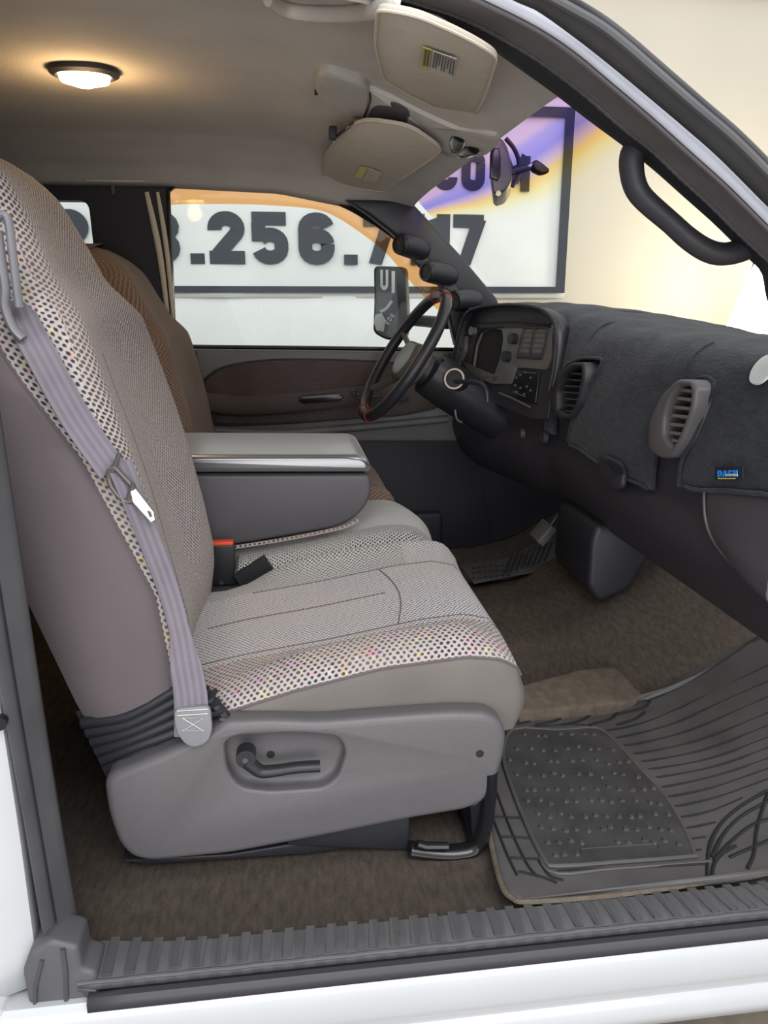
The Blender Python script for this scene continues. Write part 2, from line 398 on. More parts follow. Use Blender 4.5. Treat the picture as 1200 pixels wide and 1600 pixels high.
# ------------------------------------------------------------------ block lettering (heavy condensed strokes)
def arc(cx, cy, rx, ry, a0, a1, n=10): return [(cx+rx*cos(radians(a0+(a1-a0)*k/n)), cy+ry*sin(radians(a0+(a1-a0)*k/n))) for k in range(n+1)]
GL = {
 '0': [arc(.36, .7, .22, .17, 0, 180)+arc(.36, .3, .22, .17, 180, 360)+[(.58, .7)]],
 '1': [[(.42, 0), (.42, 1)], [(.42, .84), (.14, .74)]],
 '2': [arc(.36, .68, .22, .19, 190, -30, 14)+[(.2, .2), (.13, .1)], [(.02, .12), (.70, .12)]],
 '3': [arc(.34, .70, .24, .17, 170, -80, 12), arc(.34, .31, .24, .18, 80, -170, 12)],
 '5': [[(.68, .88), (.02, .88)], [(.145, .8), (.145, .44)], arc(.36, .40, .22, .17, 150, 0, 8)+arc(.36, .30, .22, .17, 0, -170, 8)],
 '6': [arc(.36, .70, .22, .17, 10, 180, 8)+[(.14, .3)], arc(.36, .40, .22, .17, 0, 180, 8)+arc(.36, .30, .22, .17, 180, 360, 8)+[(.58, .4)]],
 '7': [[(.02, .88), (.64, .88)], [(.56, .92), (.26, 0)]],
 '8': [arc(.36, .70, .20, .17, 0, 360, 16), arc(.36, .31, .22, .18, 0, 360, 16)],
 '.': [[(.14, 0), (.14, .2)]],
 'C': [arc(.36, .7, .22, .17, -10, 180)+arc(.36, .3, .22, .17, 180, 370)],
 'O': [arc(.36, .7, .22, .17, 0, 180)+arc(.36, .3, .22, .17, 180, 360)+[(.58, .7)]],
 'M': [[(.14, 0), (.14, .9)], [(.82, 0), (.82, .9)], [(.14, .9), (.48, .25)], [(.82, .9), (.48, .25)]],
 'A': [[(.12, 0), (.36, .95)], [(.60, 0), (.36, .95)], [(.2, .25), (.52, .25)]],
 'R': [[(.14, 0), (.14, 1)], [(.14, .88), (.36, .88)]+arc(.36, .7, .2, .18, 90, -90, 8)+[(.14, .52)], [(.4, .5), (.6, 0)]],
 'L': [[(.14, 1), (.14, 0)], [(.04, .1), (.6, .1)]],
 'I': [[(.14, 0), (.14, 1)]],
 'N': [[(.14, 0), (.14, 1)], [(.58, 0), (.58, 1)], [(.14, .95), (.58, .05)]],
 'E': [[(.14, 0), (.14, 1)], [(.14, .9), (.62, .9)], [(.14, .5), (.56, .5)], [(.14, .1), (.62, .1)]],
 'S': [arc(.36, .70, .22, .18, 10, 250, 10)+arc(.36, .31, .22, .18, 70, -170, 10)],
 'D': [[(.14, 0), (.14, 1)], [(.14, .88)]+arc(.36, .7, .22, .18, 90, 0, 6)+arc(.36, .3, .22, .18, 0, -90, 6)+[(.14, .12)]],
 'H': [[(.14, 0), (.14, 1)], [(.58, 0), (.58, 1)], [(.14, .5), (.58, .5)]],
 'U': [[(.14, 1), (.14, .3)]+arc(.36, .3, .22, .18, 180, 360)+[(.58, 1)]],
 'G': [arc(.36, .7, .22, .17, 0, 180)+arc(.36, .3, .22, .17, 180, 360)+[(.58, .5), (.36, .5)]],
 'F': [[(.14, 0), (.14, 1)], [(.14, .9), (.62, .9)], [(.14, .52), (.54, .52)]],
}
def glyph(mb, ch, o, u, v, n, sw=.25, th=.004, mi=0):
    """o: lower-left corner, u / v: vectors of one height unit along x / y, n: normal the marks stand out along"""
    o, u, v, n = Vector(o), Vector(u), Vector(v), Vector(n).normalized()*th
    for q_, st in enumerate(GL[ch]):
        n = n*1.12
        P = [Vector((a, b)) for a, b in st]; L = []; Rr = []
        for i, p in enumerate(P):
            d = (P[min(i+1, len(P)-1)]-P[max(i-1, 0)]).normalized(); q = Vector((-d.y, d.x))*sw/2
            L.append(p+q); Rr.append(p-q)
        clampy = lambda p: Vector((p.x, min(1.0, max(0.0, p.y))))
        g = lambda p: o+u*p.x+v*p.y
        lo = [[g(clampy(a)), g(clampy(a))+n, g(clampy(b))+n, g(clampy(b))] for a, b in zip(L, Rr)]
        mb.grid(lo, mi, close=True, sm=False)

# =================================================================== THE SHOP
struct(MB().box(-6, 9, -5, 4.1, -1.0, -.80, 0).build('floor', 'ground'))
struct(MB().box(-6, 9, 4.0, 4.12, -.8, 3.6, 0).build('wall_back', 'wall'))
struct(MB().box(-6, 9, 3.93, 4.0, 2.53, 2.72, .01).build('trim_1', 'wood'))

def WY(px, py, y=3.985): return at(px, py, y=y)
bn = thing('banner', 'big white vinyl banner with black border and phone number on the shop wall', 'banner', (0, 3.99, .9))
x0b, x1b = -2.2, WY(888, 300).x; z0b, z1b = WY(888, 453).z, WY(888, 170).z
# sheet: gently wavy vinyl
rows = []
for i in range(60):
    xx = x0b-.04 + (x1b+.05-x0b)*i/59
    rows.append([Vector((xx, 3.97+.006*sin(xx*5)+.004*sin(xx*13+z*4), z)) for z in [z0b-.05+(z1b-z0b+.1)*k/24 for k in range(25)]])
MB().grid(rows).build('vinyl_sheet', 'banner', bn, solid=.004)
bb = MB(); T_ = .055
for k_, (a, b, c, d) in enumerate(((x0b, x1b, z0b-.02, z0b+.018), (x0b, x1b, z1b-T_, z1b), (x1b-T_, x1b, z0b-.02, z1b), (x0b, x0b+T_, z0b-.02, z1b))):
    bb.box(a, b, 3.945+.001*k_, 3.953+.001*k_, c, d, 0)
bb.build('border', 'ink', bn)
def text_row(name, items, zlo, h, wscale, sw, mt='ink'):
    """items: (character, left x)"""
    mb = MB()
    for ch, x in items: glyph(mb, ch, (x, 3.958, zlo), (h*wscale, 0, 0), (0, 0, h), (0, -1, 0), sw, .006)
    return mb.build(name, mt, bn)
X = lambda px: at(px, 380, y=3.958).x
z_lo = at(420, 413, y=3.958).z; h_ = at(420, 331, y=3.958).z - z_lo
text_row('phone_number', [('2', X(80)), ('8', X(152)), ('3', X(222)), ('.', X(296)), ('2', X(325)), ('5', X(393)), ('6', X(466)), ('.', X(537)),
                          ('7', X(566)), ('1', X(620)), ('1', X(660)), ('7', X(706))], z_lo, h_, 1.03, .27)
z2 = at(740, 298, y=3.958).z; h2 = at(740, 236, y=3.958).z - z2
text_row('web_address', [('C', X(268)), ('A', X(304)), ('R', X(340)), ('L', X(378)), ('I', X(409)), ('N', X(428)), ('E', X(468)), ('S', X(506))], z2, h2, .92, .27)
text_row('web_address', [('.', X(652)), ('C', X(676)), ('O', X(718)), ('M', X(775))], z2, h2, .92, .27)
tag(MB().box(x0b, WY(735, 460).x, 3.972, 3.984, WY(400, 640).z, z0b-.04, .002).build('vinyl_sheet', 'banner'), 'plain white vinyl sheet hanging on the wall under the phone number banner', 'sheet')
# leaning work lamp throwing the bright spot at the right
wl = thing('work_lamp', 'bright upright shop work lamp glaring at the right edge', 'lamp', at(1170, 560, y=3.6))
a_, b_ = at(1148, 545, y=3.6), at(1188, 402, y=3.6)
dirw = (b_-a_).normalized(); sd = Vector((dirw.z, 0, -dirw.x))
MB().prism([a_-sd*.10, a_+sd*.2, b_+sd*.14, b_-sd*.0], (0, .03, 0)).build('lamp_face', 'work_lamp', wl)
MB().prism([a_-sd*.0+Vector((0, .04, 0)), a_+sd*.23+Vector((0, .04, 0)), b_+sd*.17+Vector((0, .04, 0)), b_+sd*.02+Vector((0, .04, 0))], (0, .05, 0)).build('housing', 'black', wl)
MB().tube([a_+sd*.15+Vector((0, .06, 0)), Vector((a_.x+.35, 3.70, -.8))], .025).build('stand', 'black', wl)
ll = bpy.data.lights.new('work_lamp_light', 'AREA'); ll.energy = 14; ll.size = .5; ll.color = (1, .86, .6)
lo = bpy.data.objects.new('work_lamp_light', ll); COL.objects.link(lo); lo.location = at(1230, 470, y=3.45); lo.rotation_euler = (radians(-90+180), 0, 0)
lo.rotation_euler = Vector((-.25, 1, .1)).to_track_quat('-Z', 'Y').to_euler()

# =================================================================== CAB SHELL
YN, YF = .03, 1.60
# carpeted floor, tunnel and toe board: height over (x, y)
def floor_z(x, y):
    tun = lerp([(.46, 0), (.60, .05), (.68, .085), (.85, .10), (1.05, .085), (1.2, .02), (1.3, 0)], y)
    tun *= lerp([(-.6, .7), (.2, .8), (.6, 1.0), (.75, 1.6), (1.0, 2.6)], x)
    toe = lerp([(.62, 0), (.75, .03), (.95, .14), (1.15, .34)], x)
    rear = lerp([(-.75, .12), (-.6, .0)], x)
    sill = -.022 if y < .1 else -.014
    return max(sill+.0, 0)+sill+tun+toe+rear
rows = []
for i in range(80):
    x = -1.15+2.3*i/79
    rows.append([Vector((x, yy, floor_z(x, yy))) for yy in [-.016+1.616*k/69 for k in range(70)]])
struct(MB().grid(rows).build('floor', 'carpet', solid=-.02, recalc=False), 'brown cut-pile cab carpet')

# raised carpet ledge beside the tunnel in front of the seat
led = at(820, 1108, z=.03), at(1003, 1084, z=.03), at(960, 1042, z=.075), at(815, 1066, z=.075)
tag(MB().prism([at(812, 1070, z=.05), at(905, 1045, z=.055), at(962, 1040, z=.055), at(1003, 1083, z=.035), at(990, 1096, z=.03), at(812, 1112, z=.03)], (0, 0, -.04), .006).build('carpet_ledge', 'carpet_dirty'),
    'small worn brown carpet ledge between seat front and tunnel, above the rubber mat', 'carpet ledge')

# headliner
def head_z(x, y):
    zc = lerp([(-1.2, 1.195), (-.3, 1.20), (0, 1.19), (.2, 1.155), (.33, 1.11), (.395, 1.078)], x)
    e = max(0, abs(y-.83)-.45)/.34
    return zc - lerp([(0, 0), (.3, .012), (.7, .04), (1, .085)], e)*lerp([(.2, 1), (.4, .15)], x)
rows = []
for i in range(60):
    x = -1.2+1.595*i/59
    yn = lerp([(.05, .06), (.4, .19)], x)
    rows.append([Vector((x, y, head_z(x, y))) for y in [yn+(1.62-yn)*k/50 for k in range(51)]])
rows.append([v+Vector((.012, 0, .012)) for v in rows[-1]]); rows.append([v+Vector((-.02, 0, .03)) for v in rows[-1]])
struct(MB().grid(rows).build('ceiling', 'headliner', solid=.004, recalc=False), 'warm gray cloth headliner')

# driver-side wall with the two window openings
WP = 1.62
win1 = rounded(smooth([at(a, b, y=WP) for a, b in ((263, 310), (270, 291), (342, 290), (430, 298), (503, 310), (541, 323), (576, 343), (610, 366), (660, 409), (700, 452), (716, 480))], 3)
               + [at(718, 546, y=WP), at(281, 541, y=WP), at(271, 500, y=WP)], .004, 2)
win2 = rounded([at(20, 312, y=WP), at(138, 313, y=WP), at(150, 420, y=WP), at(20, 424, y=WP)], .03, 5)
outer = [(-1.2, WP, -.1), (1.1, WP, -.1), (1.1, WP, .70), (.74, WP, .735), (.33, WP, 1.10), (.1, WP, 1.16), (-1.2, WP, 1.18)]
struct(MB().prism([Vector(p) for p in outer], (0, .05, 0), 0, holes=[win1, win2]).build('wall_left', 'dark_trim'), 'dark far side wall and pillars of the cab')
struct(MB().prism([Vector((v.x, WP+.025, v.z)) for v in win1], (0, .004, 0)).build('window_1', 'glass'), "driver's door glass")
struct(MB().prism([Vector((v.x, WP+.025, v.z)) for v in win2], (0, .004, 0)).build('window_2', 'glass'), 'rear quarter glass')
struct(MB().tube([Vector((v.x, WP-.004, v.z)) for v in win1], .006, 6, closed=True).build('trim_2', 'black_gloss'))
# light seal strips on the far door pillar
for k, (a, b, c, d, wd) in enumerate(((229, 300, 268, 545, .009), (246, 300, 274, 545, .007))):
    p = [at(a, b, y=WP-.02), at((a+c)/2+2, (b+d)/2-20, y=WP-.015), at(c, d, y=WP-.01)]
    tag(MB().tube(smooth(p, 5), lambda t, wd=wd: wd*.5+.5*wd*sin(pi*min(1, t*1.0+.1)), 8, sq=.5, hint=(1, 0, 0)).build('door_seal', 'cream'),
        ('cream door seal strip on the dark far pillar, the one nearer the rear window', "cream door seal strip on the dark far pillar, the one hugging the driver's window")[k], 'seal')
struct(MB().box(-1.24, -1.2, 0, 1.66, -.1, 1.2, 0).build('wall_rear', 'dark_trim'))
struct(MB().box(1.15, 1.19, 0, 1.66, -.1, .72, 0).build('wall_front', 'dark_trim'))
# grab handle recess cover over the far pillar
gp = [at(a, b, y=1.585) for a, b in ((118, 257), (225, 262), (231, 272), (226, 285), (135, 284), (120, 270))]
tag(MB().prism(gp, (0, .03, 0), .006).build('grab_cover', 'headliner'), 'gray coat-hook cover panel on the headliner edge above the far pillar', 'trim cover')
tag(MB().tube([at(176, 290, y=1.6), at(177, 304, y=1.59)], .006, 8).build('coat_hook', 'dash_light'), 'tiny pale hook on the dark far pillar under the headliner', 'hook')

# near side: rear wall of the cab beside the doorway (keeps the back of the cab dark)
struct(MB().box(-1.24, -.385, -.005, .05, -.1, 1.16, .004).build('wall_right', 'dark_trim'))

# =================================================================== TRUCK BODY ROUND THE DOORWAY
tb = thing('truck_body', 'white painted truck body framing the open passenger doorway', 'truck', (0, -.04, -.8))
sill_o = [at(a, b, z=-.012) for a, b in ((150, 1562), (1215, 1453))]
# rocker: profile swept along x
yr = -.075
def rocker(x):
    return [Vector((x, y, z)) for y, z in ((.03, -.05), (-.045, -.024), (-.068, -.023), (-.076, -.03), (-.080, -.055), (-.078, -.085), (-.072, -.105), (-.068, -.110), (-.067, -.116), (-.072, -.124), (-.076, -.142), (-.070, -.163), (-.05, -.178), (.1, -.19))]
MB().grid([rocker(-1.4+2.8*i/28) for i in range(29)]).build('rocker_panel', 'paint', tb, solid=.003)
# rear pillar skin left of the doorway
def skin(z):
    xe = lerp([(-.06, -.352), (.02, -.352), (.2, -.35), (.55, -.352), (1.1, -.42)], z)
    return [Vector((xe+.03, .0, z)), Vector((xe+.024, -.035, z)), Vector((xe-.01, -.05, z)), Vector((xe-.06, -.056, z)), Vector((-.8, -.075, z)), Vector((-1.6, -.08, z))]
MB().grid([skin(-.02+1.2*i/24) for i in range(25)]).build('rear_door_skin', 'paint', tb, solid=.003)
MB().disc(at(-2, 1132, y=-.058), (.1, -1, 0), 0, .008, n=20, depth=.01).build('lock_hole', 'black_gloss', tb)
MB().box(-1.6, -.36, -.074, .02, -.13, -.018, .008).build('rear_rocker', 'paint', tb)
MB().box(1.2, 3.0, 0, 1.65, .45, .62, .05).build('hood', 'paint', tb)
# vertical weatherstrip along the rear edge of the doorway
ws = [(at(a, b, y=-.03), at(c, d, y=-.005)) for a, b, c, d in ((-75, 520, -35, 470), (-32, 860, 20, 840), (2, 1060, 46, 1020), (40, 1270, 82, 1250), (74, 1470, 118, 1455), (92, 1545, 132, 1530))]
rows = []
for L, R_ in ws:
    mid = (L+R_)/2
    rows.append([L+Vector((-.004, .02, 0)), L, L+Vector((.004, -.012, 0)), mid+Vector((-.004, -.016, 0)), mid+Vector((0, -.004, 0)), mid+Vector((.005, -.014, 0)), R_+Vector((-.003, -.008, 0)), R_, R_+Vector((-.002, .012, 0))])
def dens(rows, n=4):
    cols = [smooth([r[j] for r in rows], n) for j in range(len(rows[0]))]
    return [[c[i] for c in cols] for i in range(len(cols[0]))]
MB().grid(dens(rows)).build('door_weatherstrip', 'rubber_gray', tb, solid=.004)
# rubber corner block at the foot of the pillar
cb = [at(a, b, y=-.06) for a, b in ((45, 1490), (78, 1470), (122, 1480), (128, 1515), (150, 1520), (158, 1565), (105, 1578), (62, 1580), (50, 1592), (42, 1560), (34, 1520))]
cbo = MB().prism(rounded(cb, .006, 3), (0, .05, 0), .006).build('corner_block', 'rubber_gray', tb)
mbc = MB()
mbc.tube(ats(((98, 1482), (103, 1520), (104, 1568)), y=-.061), .003, 8); mbc.tube(ats(((66, 1500), (56, 1540), (54, 1578)), y=-.061), .0025, 8)
mbc.prism(ats(((120, 1545), (150, 1548), (156, 1562), (134, 1560)), y=-.063), (0, .006, 0), .002)
mbc.build('corner_ridge', 'rubber', tb)
# sill: dark ledge then ribbed scuff plate
MB().grid([[Vector((x, y, z)) for y, z in ((-.077, -.03), (-.0765, -.018), (-.072, -.013), (-.064, -.013), (-.060, -.018), (-.04, -.018))] for x in [-.262+1.5*i/30 for i in range(31)]]).build('sill_rubber', 'pillar_trim', tb, solid=.002)

sc = thing('scuff_plate', 'ribbed dark gray plastic scuff plate along the door sill', 'sill plate', (.2, .0, -.02))
def scp(x):
    y0 = -.062; y1 = -.011 + lerp([(-.30, .022), (-.2, .006), (-.14, 0)], x)
    return [Vector((x, y0, -.012)), Vector((x, y0+.001, -.003)), Vector((x, y0+.004, .0)), Vector((x, (y0+y1)/2, .003)), Vector((x, y1-.006, .004)), Vector((x, y1, -.02))]
xs = [-.275+1.42*i/60 for i in range(61)]
MB().grid([scp(x) for x in xs], uvs=[(x+lerp([(0, 0), (3, .035)], j)*-.35*(x+.1), j*.01) for x in xs for j in range(6)]).build('plate', 'scuff', sc, solid=.003)
rb = MB()
for i in range(-9, 40):
    x = i*.0275; y0 = -.058; y1 = -.013+lerp([(-.30, .022), (-.2, .006), (-.14, 0)], x)
    sl = lerp([(-.3, .0), (.1, .005), (.9, -.03)], x)
    rb.prism([Vector((x, y0+.003, .0)), Vector((x+.0115, y0+.003, .0)), Vector((x+.0115+sl, y1, .002)), Vector((x+sl, y1, .002))], (0, 0, .0035))
rb.build('rib', 'scuff', sc, 'raised cross ribs')['kind'] = 'stuff'
ed = MB(); ed.tube([Vector((x, -.0605, -.001+.0006*sin(x*90))) for x in xs], .0028, 8); ed.build('front_lip', 'rubber_gray', sc)
MB().disc(at(620, 1457, z=.005), (0, 0, 1), 0, .004, depth=.002).build('screw', 'metal_dark', sc)

# header and A-pillar layers, each a band between two traced curves at its own depth
CA = [(560, -190), (720, -95), (895, 0), (945, 29), (985, 60), (1024, 94), (1095, 156), (1147, 200), (1200, 252), (1290, 345), (1400, 470)]
CB = [(500, -160), (660, -72), (800, 0), (840, 18), (903, 63), (960, 108), (1020, 158), (1072, 202), (1125, 249), (1200, 324), (1290, 412), (1400, 525)]
CC = [(500, -130), (660, -45), (757, 0), (840, 42), (900, 82), (960, 132), (1020, 183), (1080, 237), (1140, 291), (1200, 351), (1290, 440), (1400, 555)]
CD = [(400, -90), (560, -28), (660, 3), (710, 19), (760, 42), (840, 88), (915, 144), (975, 196), (1020, 231), (1065, 274), (1110, 315), (1155, 360), (1200, 402), (1300, 495)]
CE = [(380, -60), (575, 0), (622, 15), (672, 29), (740, 57), (775, 82), (862, 144), (915, 185), (973, 228), (1020, 265), (1065, 305), (1110, 345), (1141, 375), (1170, 405), (1190, 428), (1200, 474), (1240, 560)]
def band(c1, y1, c2, y2, bulge=.0, n=5, k=6, th=0):
    def rs(l, n_=90):
        L = [0]
        for p, q in zip(l, l[1:]): L.append(L[-1]+(q-p).length)
        o = []; j = 0
        for t in range(n_+1):
            d = L[-1]*t/n_
            while j < len(L)-2 and L[j+1] < d: j += 1
            o.append(l[j].lerp(l[j+1], min(1, (d-L[j])/max(1e-9, L[j+1]-L[j]))))
        return o
    a = rs(smooth([at(*p, y=y1) for p in c1], k)); b = rs(smooth([at(*p, y=y2) for p in c2], k)); out = []
    for p, q in zip(a, b):
        dn = Vector((.3, -1, .3)).normalized()
        out.append([p.lerp(q, t/n)+dn*bulge*sin(pi*t/n) for t in range(n+1)])
    return out
MB().grid(band(CA, -.045, CB, -.03, .018, 8)).build('outer_weatherstrip', 'rubber', tb, solid=.003)
MB().tube(smooth([at(a-5, b+12, y=-.062) for a, b in CA], 6), .0045, 8).build('drip_rail', 'rubber_gray', tb)
MB().grid(band(CB, -.02, CC, -.018, .002)).build('painted_frame', 'silver', tb, solid=.004)
MB().grid(band(CC, -.015, CD, .05, .004, 8)).build('inner_frame', 'frame_gray', tb, solid=.004)
sd_ = MB(); sp_ = smooth([at(*p, y=.048) for p in CD], 14)
sd_.tube(sp_, [.0048+.0004*sin(i*2.2) for i in range(len(sp_))], 8); sd_.build('seal_bead', 'rubber_gray', tb)
MB().grid(band(CD, .05, CE, .13, .006, 8)+[]).build('pillar_cover', 'dark_trim', tb, solid=-.012)
# roof skin above the headliner, closes the cab
MB().grid([[Vector((x, y, head_z(min(x, .39), y)+.035+.02*(1-((y-.82)/.85)**2))) for y in [lerp([(-.3, -.04), (-.05, .0), (.1, .12), (.42, .34)], x)+(1.70-lerp([(-.3, -.04), (-.05, .0), (.1, .12), (.42, .34)], x))*k/20 for k in range(21)]] for x in [-1.3+1.72*i/20 for i in range(21)]]).build('roof', 'paint', tb, solid=.004)

# windshield
rows = []; uvw = []
for i in range(31):
    y = .17+1.39*i/30; top = Vector((.415+.02*(1-((y-.83)/.75)**2), y, 1.078)); bot = Vector((.76+.30*(1-((y-.83)/.75)**2), y-.08*(1-i/30), .715))
    r = []
    for k in range(-3, 21):
        t = k/20; r.append(top+(bot-top)*t+Vector((0, 0, 0 if k > -1 else .006))); uvw.append((i/30, max(0, t)*lerp([(.1, 5.5), (.35, 4.6), (.8, 3.6), (1.2, 4.0), (1.56, 6.0)], y)))
    rows.append(r)
struct(MB().grid(rows, uvs=uvw).build('window_3', 'windshield'), 'windshield with blue-violet and amber glare painted into its top band')
# far A pillar
ap = [at(a, b, y=1.56) for a, b in ((540, 312), (640, 311), (667, 340), (720, 398), (777, 466), (790, 500), (712, 540), (700, 490), (690, 450), (655, 405), (610, 362), (575, 335))]
tag(MB().prism(ap, (0, .05, 0), .012).build('pillar_trim', 'black'), 'black molded trim on the far windshield pillar', 'pillar trim')
gpod = thing('gauge_pod', 'black three-gauge pod running down the far windshield pillar', 'gauge pod', at(665, 425, y=1.5))
for k, (px, py, ex, ey) in enumerate(((624, 381, 668, 392), (666, 424, 712, 432), (709, 470, 748, 468))):
    c = at(px, py, y=1.49); e = at(ex, ey, y=1.555); ax = (e-c).normalized()
    L = (e-c).length
    pth = [c+ax*L*t for t in (0, .03, .1, .35, .65, .9, 1.0)]
    hb = MB().tube(pth, [.027, .030, .031, .033, .032, .026, .014], 20); ho = hb.build('housing', 'black', gpod)
    MB().disc(c-ax*.003, -ax, .022, .028, depth=.006).build('bezel', 'black_gloss', ho)
    gf = MB().disc(c+ax*.004, -ax, 0, .0225, n=20).build('gauge_face', 'mirror_glass', ho)
    MB().tube([c-ax*.001, c-ax*.001+Vector((0, .008, .014))], .001, 5).build('needle', 'red', ho)
MB().tube([at(a, b, y=1.56) for a, b in ((625, 372), (650, 398), (700, 445), (740, 490))], .026, 12, sq=.6).build('spine', 'black', gpod)

# =================================================================== DRIVER'S DOOR PANEL
DP = 1.585
dr = thing('door_panel', "gray driver's door panel with woven insert below the far window", 'door panel', (0, DP, -.05))
o_ = [at(a, b, y=DP) for a, b in ((276, 545), (620, 549), (720, 550), (735, 690), (300, 690), (285, 600))]
MB().prism(rounded(o_, .02, 4), (0, .03, 0), .008).build('panel', 'door_gray', dr)
ins = [at(a, b, y=DP) for a, b in ((312, 612), (324, 590), (350, 574), (400, 565), (460, 562), (560, 564), (640, 570), (690, 580), (700, 625), (640, 645), (560, 652), (440, 660), (345, 662), (318, 650))]
ins = smooth(ins, 4, True)
cI = sum(ins, Vector())/len(ins); rows = []
for t, dy in ((1, .004), (.985, -.008), (.96, -.014), (.8, -.018), (.5, -.02), (.2, -.02), (.01, -.02)):
    rows.append([Vector((cI.x+(p.x-cI.x)*t, DP+dy, cI.z+(p.z-cI.z)*t)) for p in ins])
uvI = [(p.x, p.z) for r in rows for p in r]
io = MB().grid(rows, close=True, uvs=uvI).build('woven_insert', 'fab_door', dr)
MB().tube([Vector((p.x, DP-.006, p.z)) for p in ins], .004, 6, closed=True).build('insert_piping', 'dark_trim', dr)
arm = [at(a, b, y=DP-.03) for a, b in ((318, 628), (380, 634), (470, 628), (560, 618), (640, 610))]
MB().tube(smooth(arm, 6), lambda t: .030, 14, sq=.7, hint=(0, 0, 1)).build('armrest', 'fab_door', dr)
pl = [at(a, b, y=DP-.06) for a, b in ((466, 626), (472, 619), (530, 614), (538, 619), (532, 626), (474, 631))]
MB().prism(rounded(pl, .006, 3), (0, .02, 0), .002).build('pull_handle', 'black_gloss', dr)
sw = MB(); sw.prism([at(a, b, y=DP-.055) for a, b in ((548, 613), (590, 607), (596, 620), (560, 625))], (0, .02, 0), .002)
for k in range(3): sw.box(*[v for v in (lambda p: (p.x-.008, p.x+.008, DP-.066, DP-.05, p.z-.006, p.z+.006))(at(560+13*k, 616-1.5*k, y=DP-.06))], .002)
sw.build('window_switch', 'black', dr)
MB().prism(rounded([at(a, b, y=DP-.004) for a, b in ((292, 548), (308, 548), (308, 568), (292, 568))], .004, 3), (0, .01, 0), .003).build('lock_knob', 'black', dr)
MB().tube(smooth([at(a, b, y=DP-.01) for a, b in ((320, 672), (440, 676), (560, 668), (700, 655))], 5), .012, 10).build('lower_bolster', 'door_gray', dr)
MB().box(at(560, 800, y=DP).x-.05, at(690, 800, y=DP).x, DP-.03, DP, at(600, 880, y=DP).z, at(600, 800, y=DP).z, .015).build('map_pocket', 'dark_trim', dr)

MB().prism([at(a, b, y=DP+.012) for a, b in ((300, 680), (740, 680), (780, 900), (330, 990))], (0, .02, 0), .004).build('shaded_lower_panel', 'dark_trim', dr)  # lower door in near-black, footwell shade put into its colour
# amber wind deflector along the top of the driver's window
vo = smooth([at(a, b, y=1.70) for a, b in ((255, 325), (256, 296), (268, 276), (345, 275), (432, 283), (506, 297), (545, 309), (584, 329), (618, 352), (672, 399), (716, 446), (735, 476))], 5)
vi = smooth([at(a, b, y=1.715) for a, b in ((262, 327), (266, 321), (290, 319), (372, 319), (442, 322), (497, 328), (532, 343), (576, 373), (605, 397), (632, 429), (661, 462), (690, 490))], 5)
tag(MB().grid([[a, a.lerp(b, .5)+Vector((0, .008, 0)), b] for a, b in zip(vo, vi)]).build('wind_deflector', 'visor_amber'),
    "curved amber see-through wind deflector along the top of the driver's window", 'wind deflector')

# towing mirror outside
mr = thing('side_mirror', "tall dark towing mirror outside the driver's window", 'side mirror', at(610, 470, y=1.95))
def mx(px, py): return at(px, py, y=1.95)
mo = rounded([mx(a, b) for a, b in ((583, 415), (633, 417), (637, 500), (634, 530), (604, 532), (582, 520), (584, 470))], .02, 5)
MB().prism(mo, (0.02, .05, 0), .01).build('mirror_shell', 'black', mr)
mg = rounded([mx(a, b)+Vector((0, -.004, 0)) for a, b in ((587, 420), (619, 420), (622, 500), (618, 527), (600, 527), (585, 516), (588, 470))], .016, 5)
mgl = MB().prism(mg, (0, .006, 0)).build('mirror_glass', 'mirror_glass', mr)
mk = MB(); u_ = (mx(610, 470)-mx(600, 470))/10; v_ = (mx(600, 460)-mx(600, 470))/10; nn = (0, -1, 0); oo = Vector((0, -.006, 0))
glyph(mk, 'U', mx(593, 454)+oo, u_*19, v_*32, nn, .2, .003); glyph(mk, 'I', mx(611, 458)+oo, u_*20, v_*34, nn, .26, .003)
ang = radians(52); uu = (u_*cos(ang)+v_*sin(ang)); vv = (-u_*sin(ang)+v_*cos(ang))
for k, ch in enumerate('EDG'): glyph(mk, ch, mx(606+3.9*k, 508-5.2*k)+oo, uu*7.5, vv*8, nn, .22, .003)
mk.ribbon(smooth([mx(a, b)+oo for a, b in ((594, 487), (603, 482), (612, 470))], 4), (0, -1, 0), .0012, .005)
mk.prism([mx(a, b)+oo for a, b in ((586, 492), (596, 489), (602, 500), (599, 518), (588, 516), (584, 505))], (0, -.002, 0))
mk.build('reflected_lettering', 'white_mark', mgl, 'white lettering seen in the mirror')  # reflection modelled as raised white marks on the mirror glass
MB().tube([mx(640, 500)+Vector((0, .02, 0)), at(700, 505, y=1.70)], .02, 10).build('mirror_arm', 'black', mr)

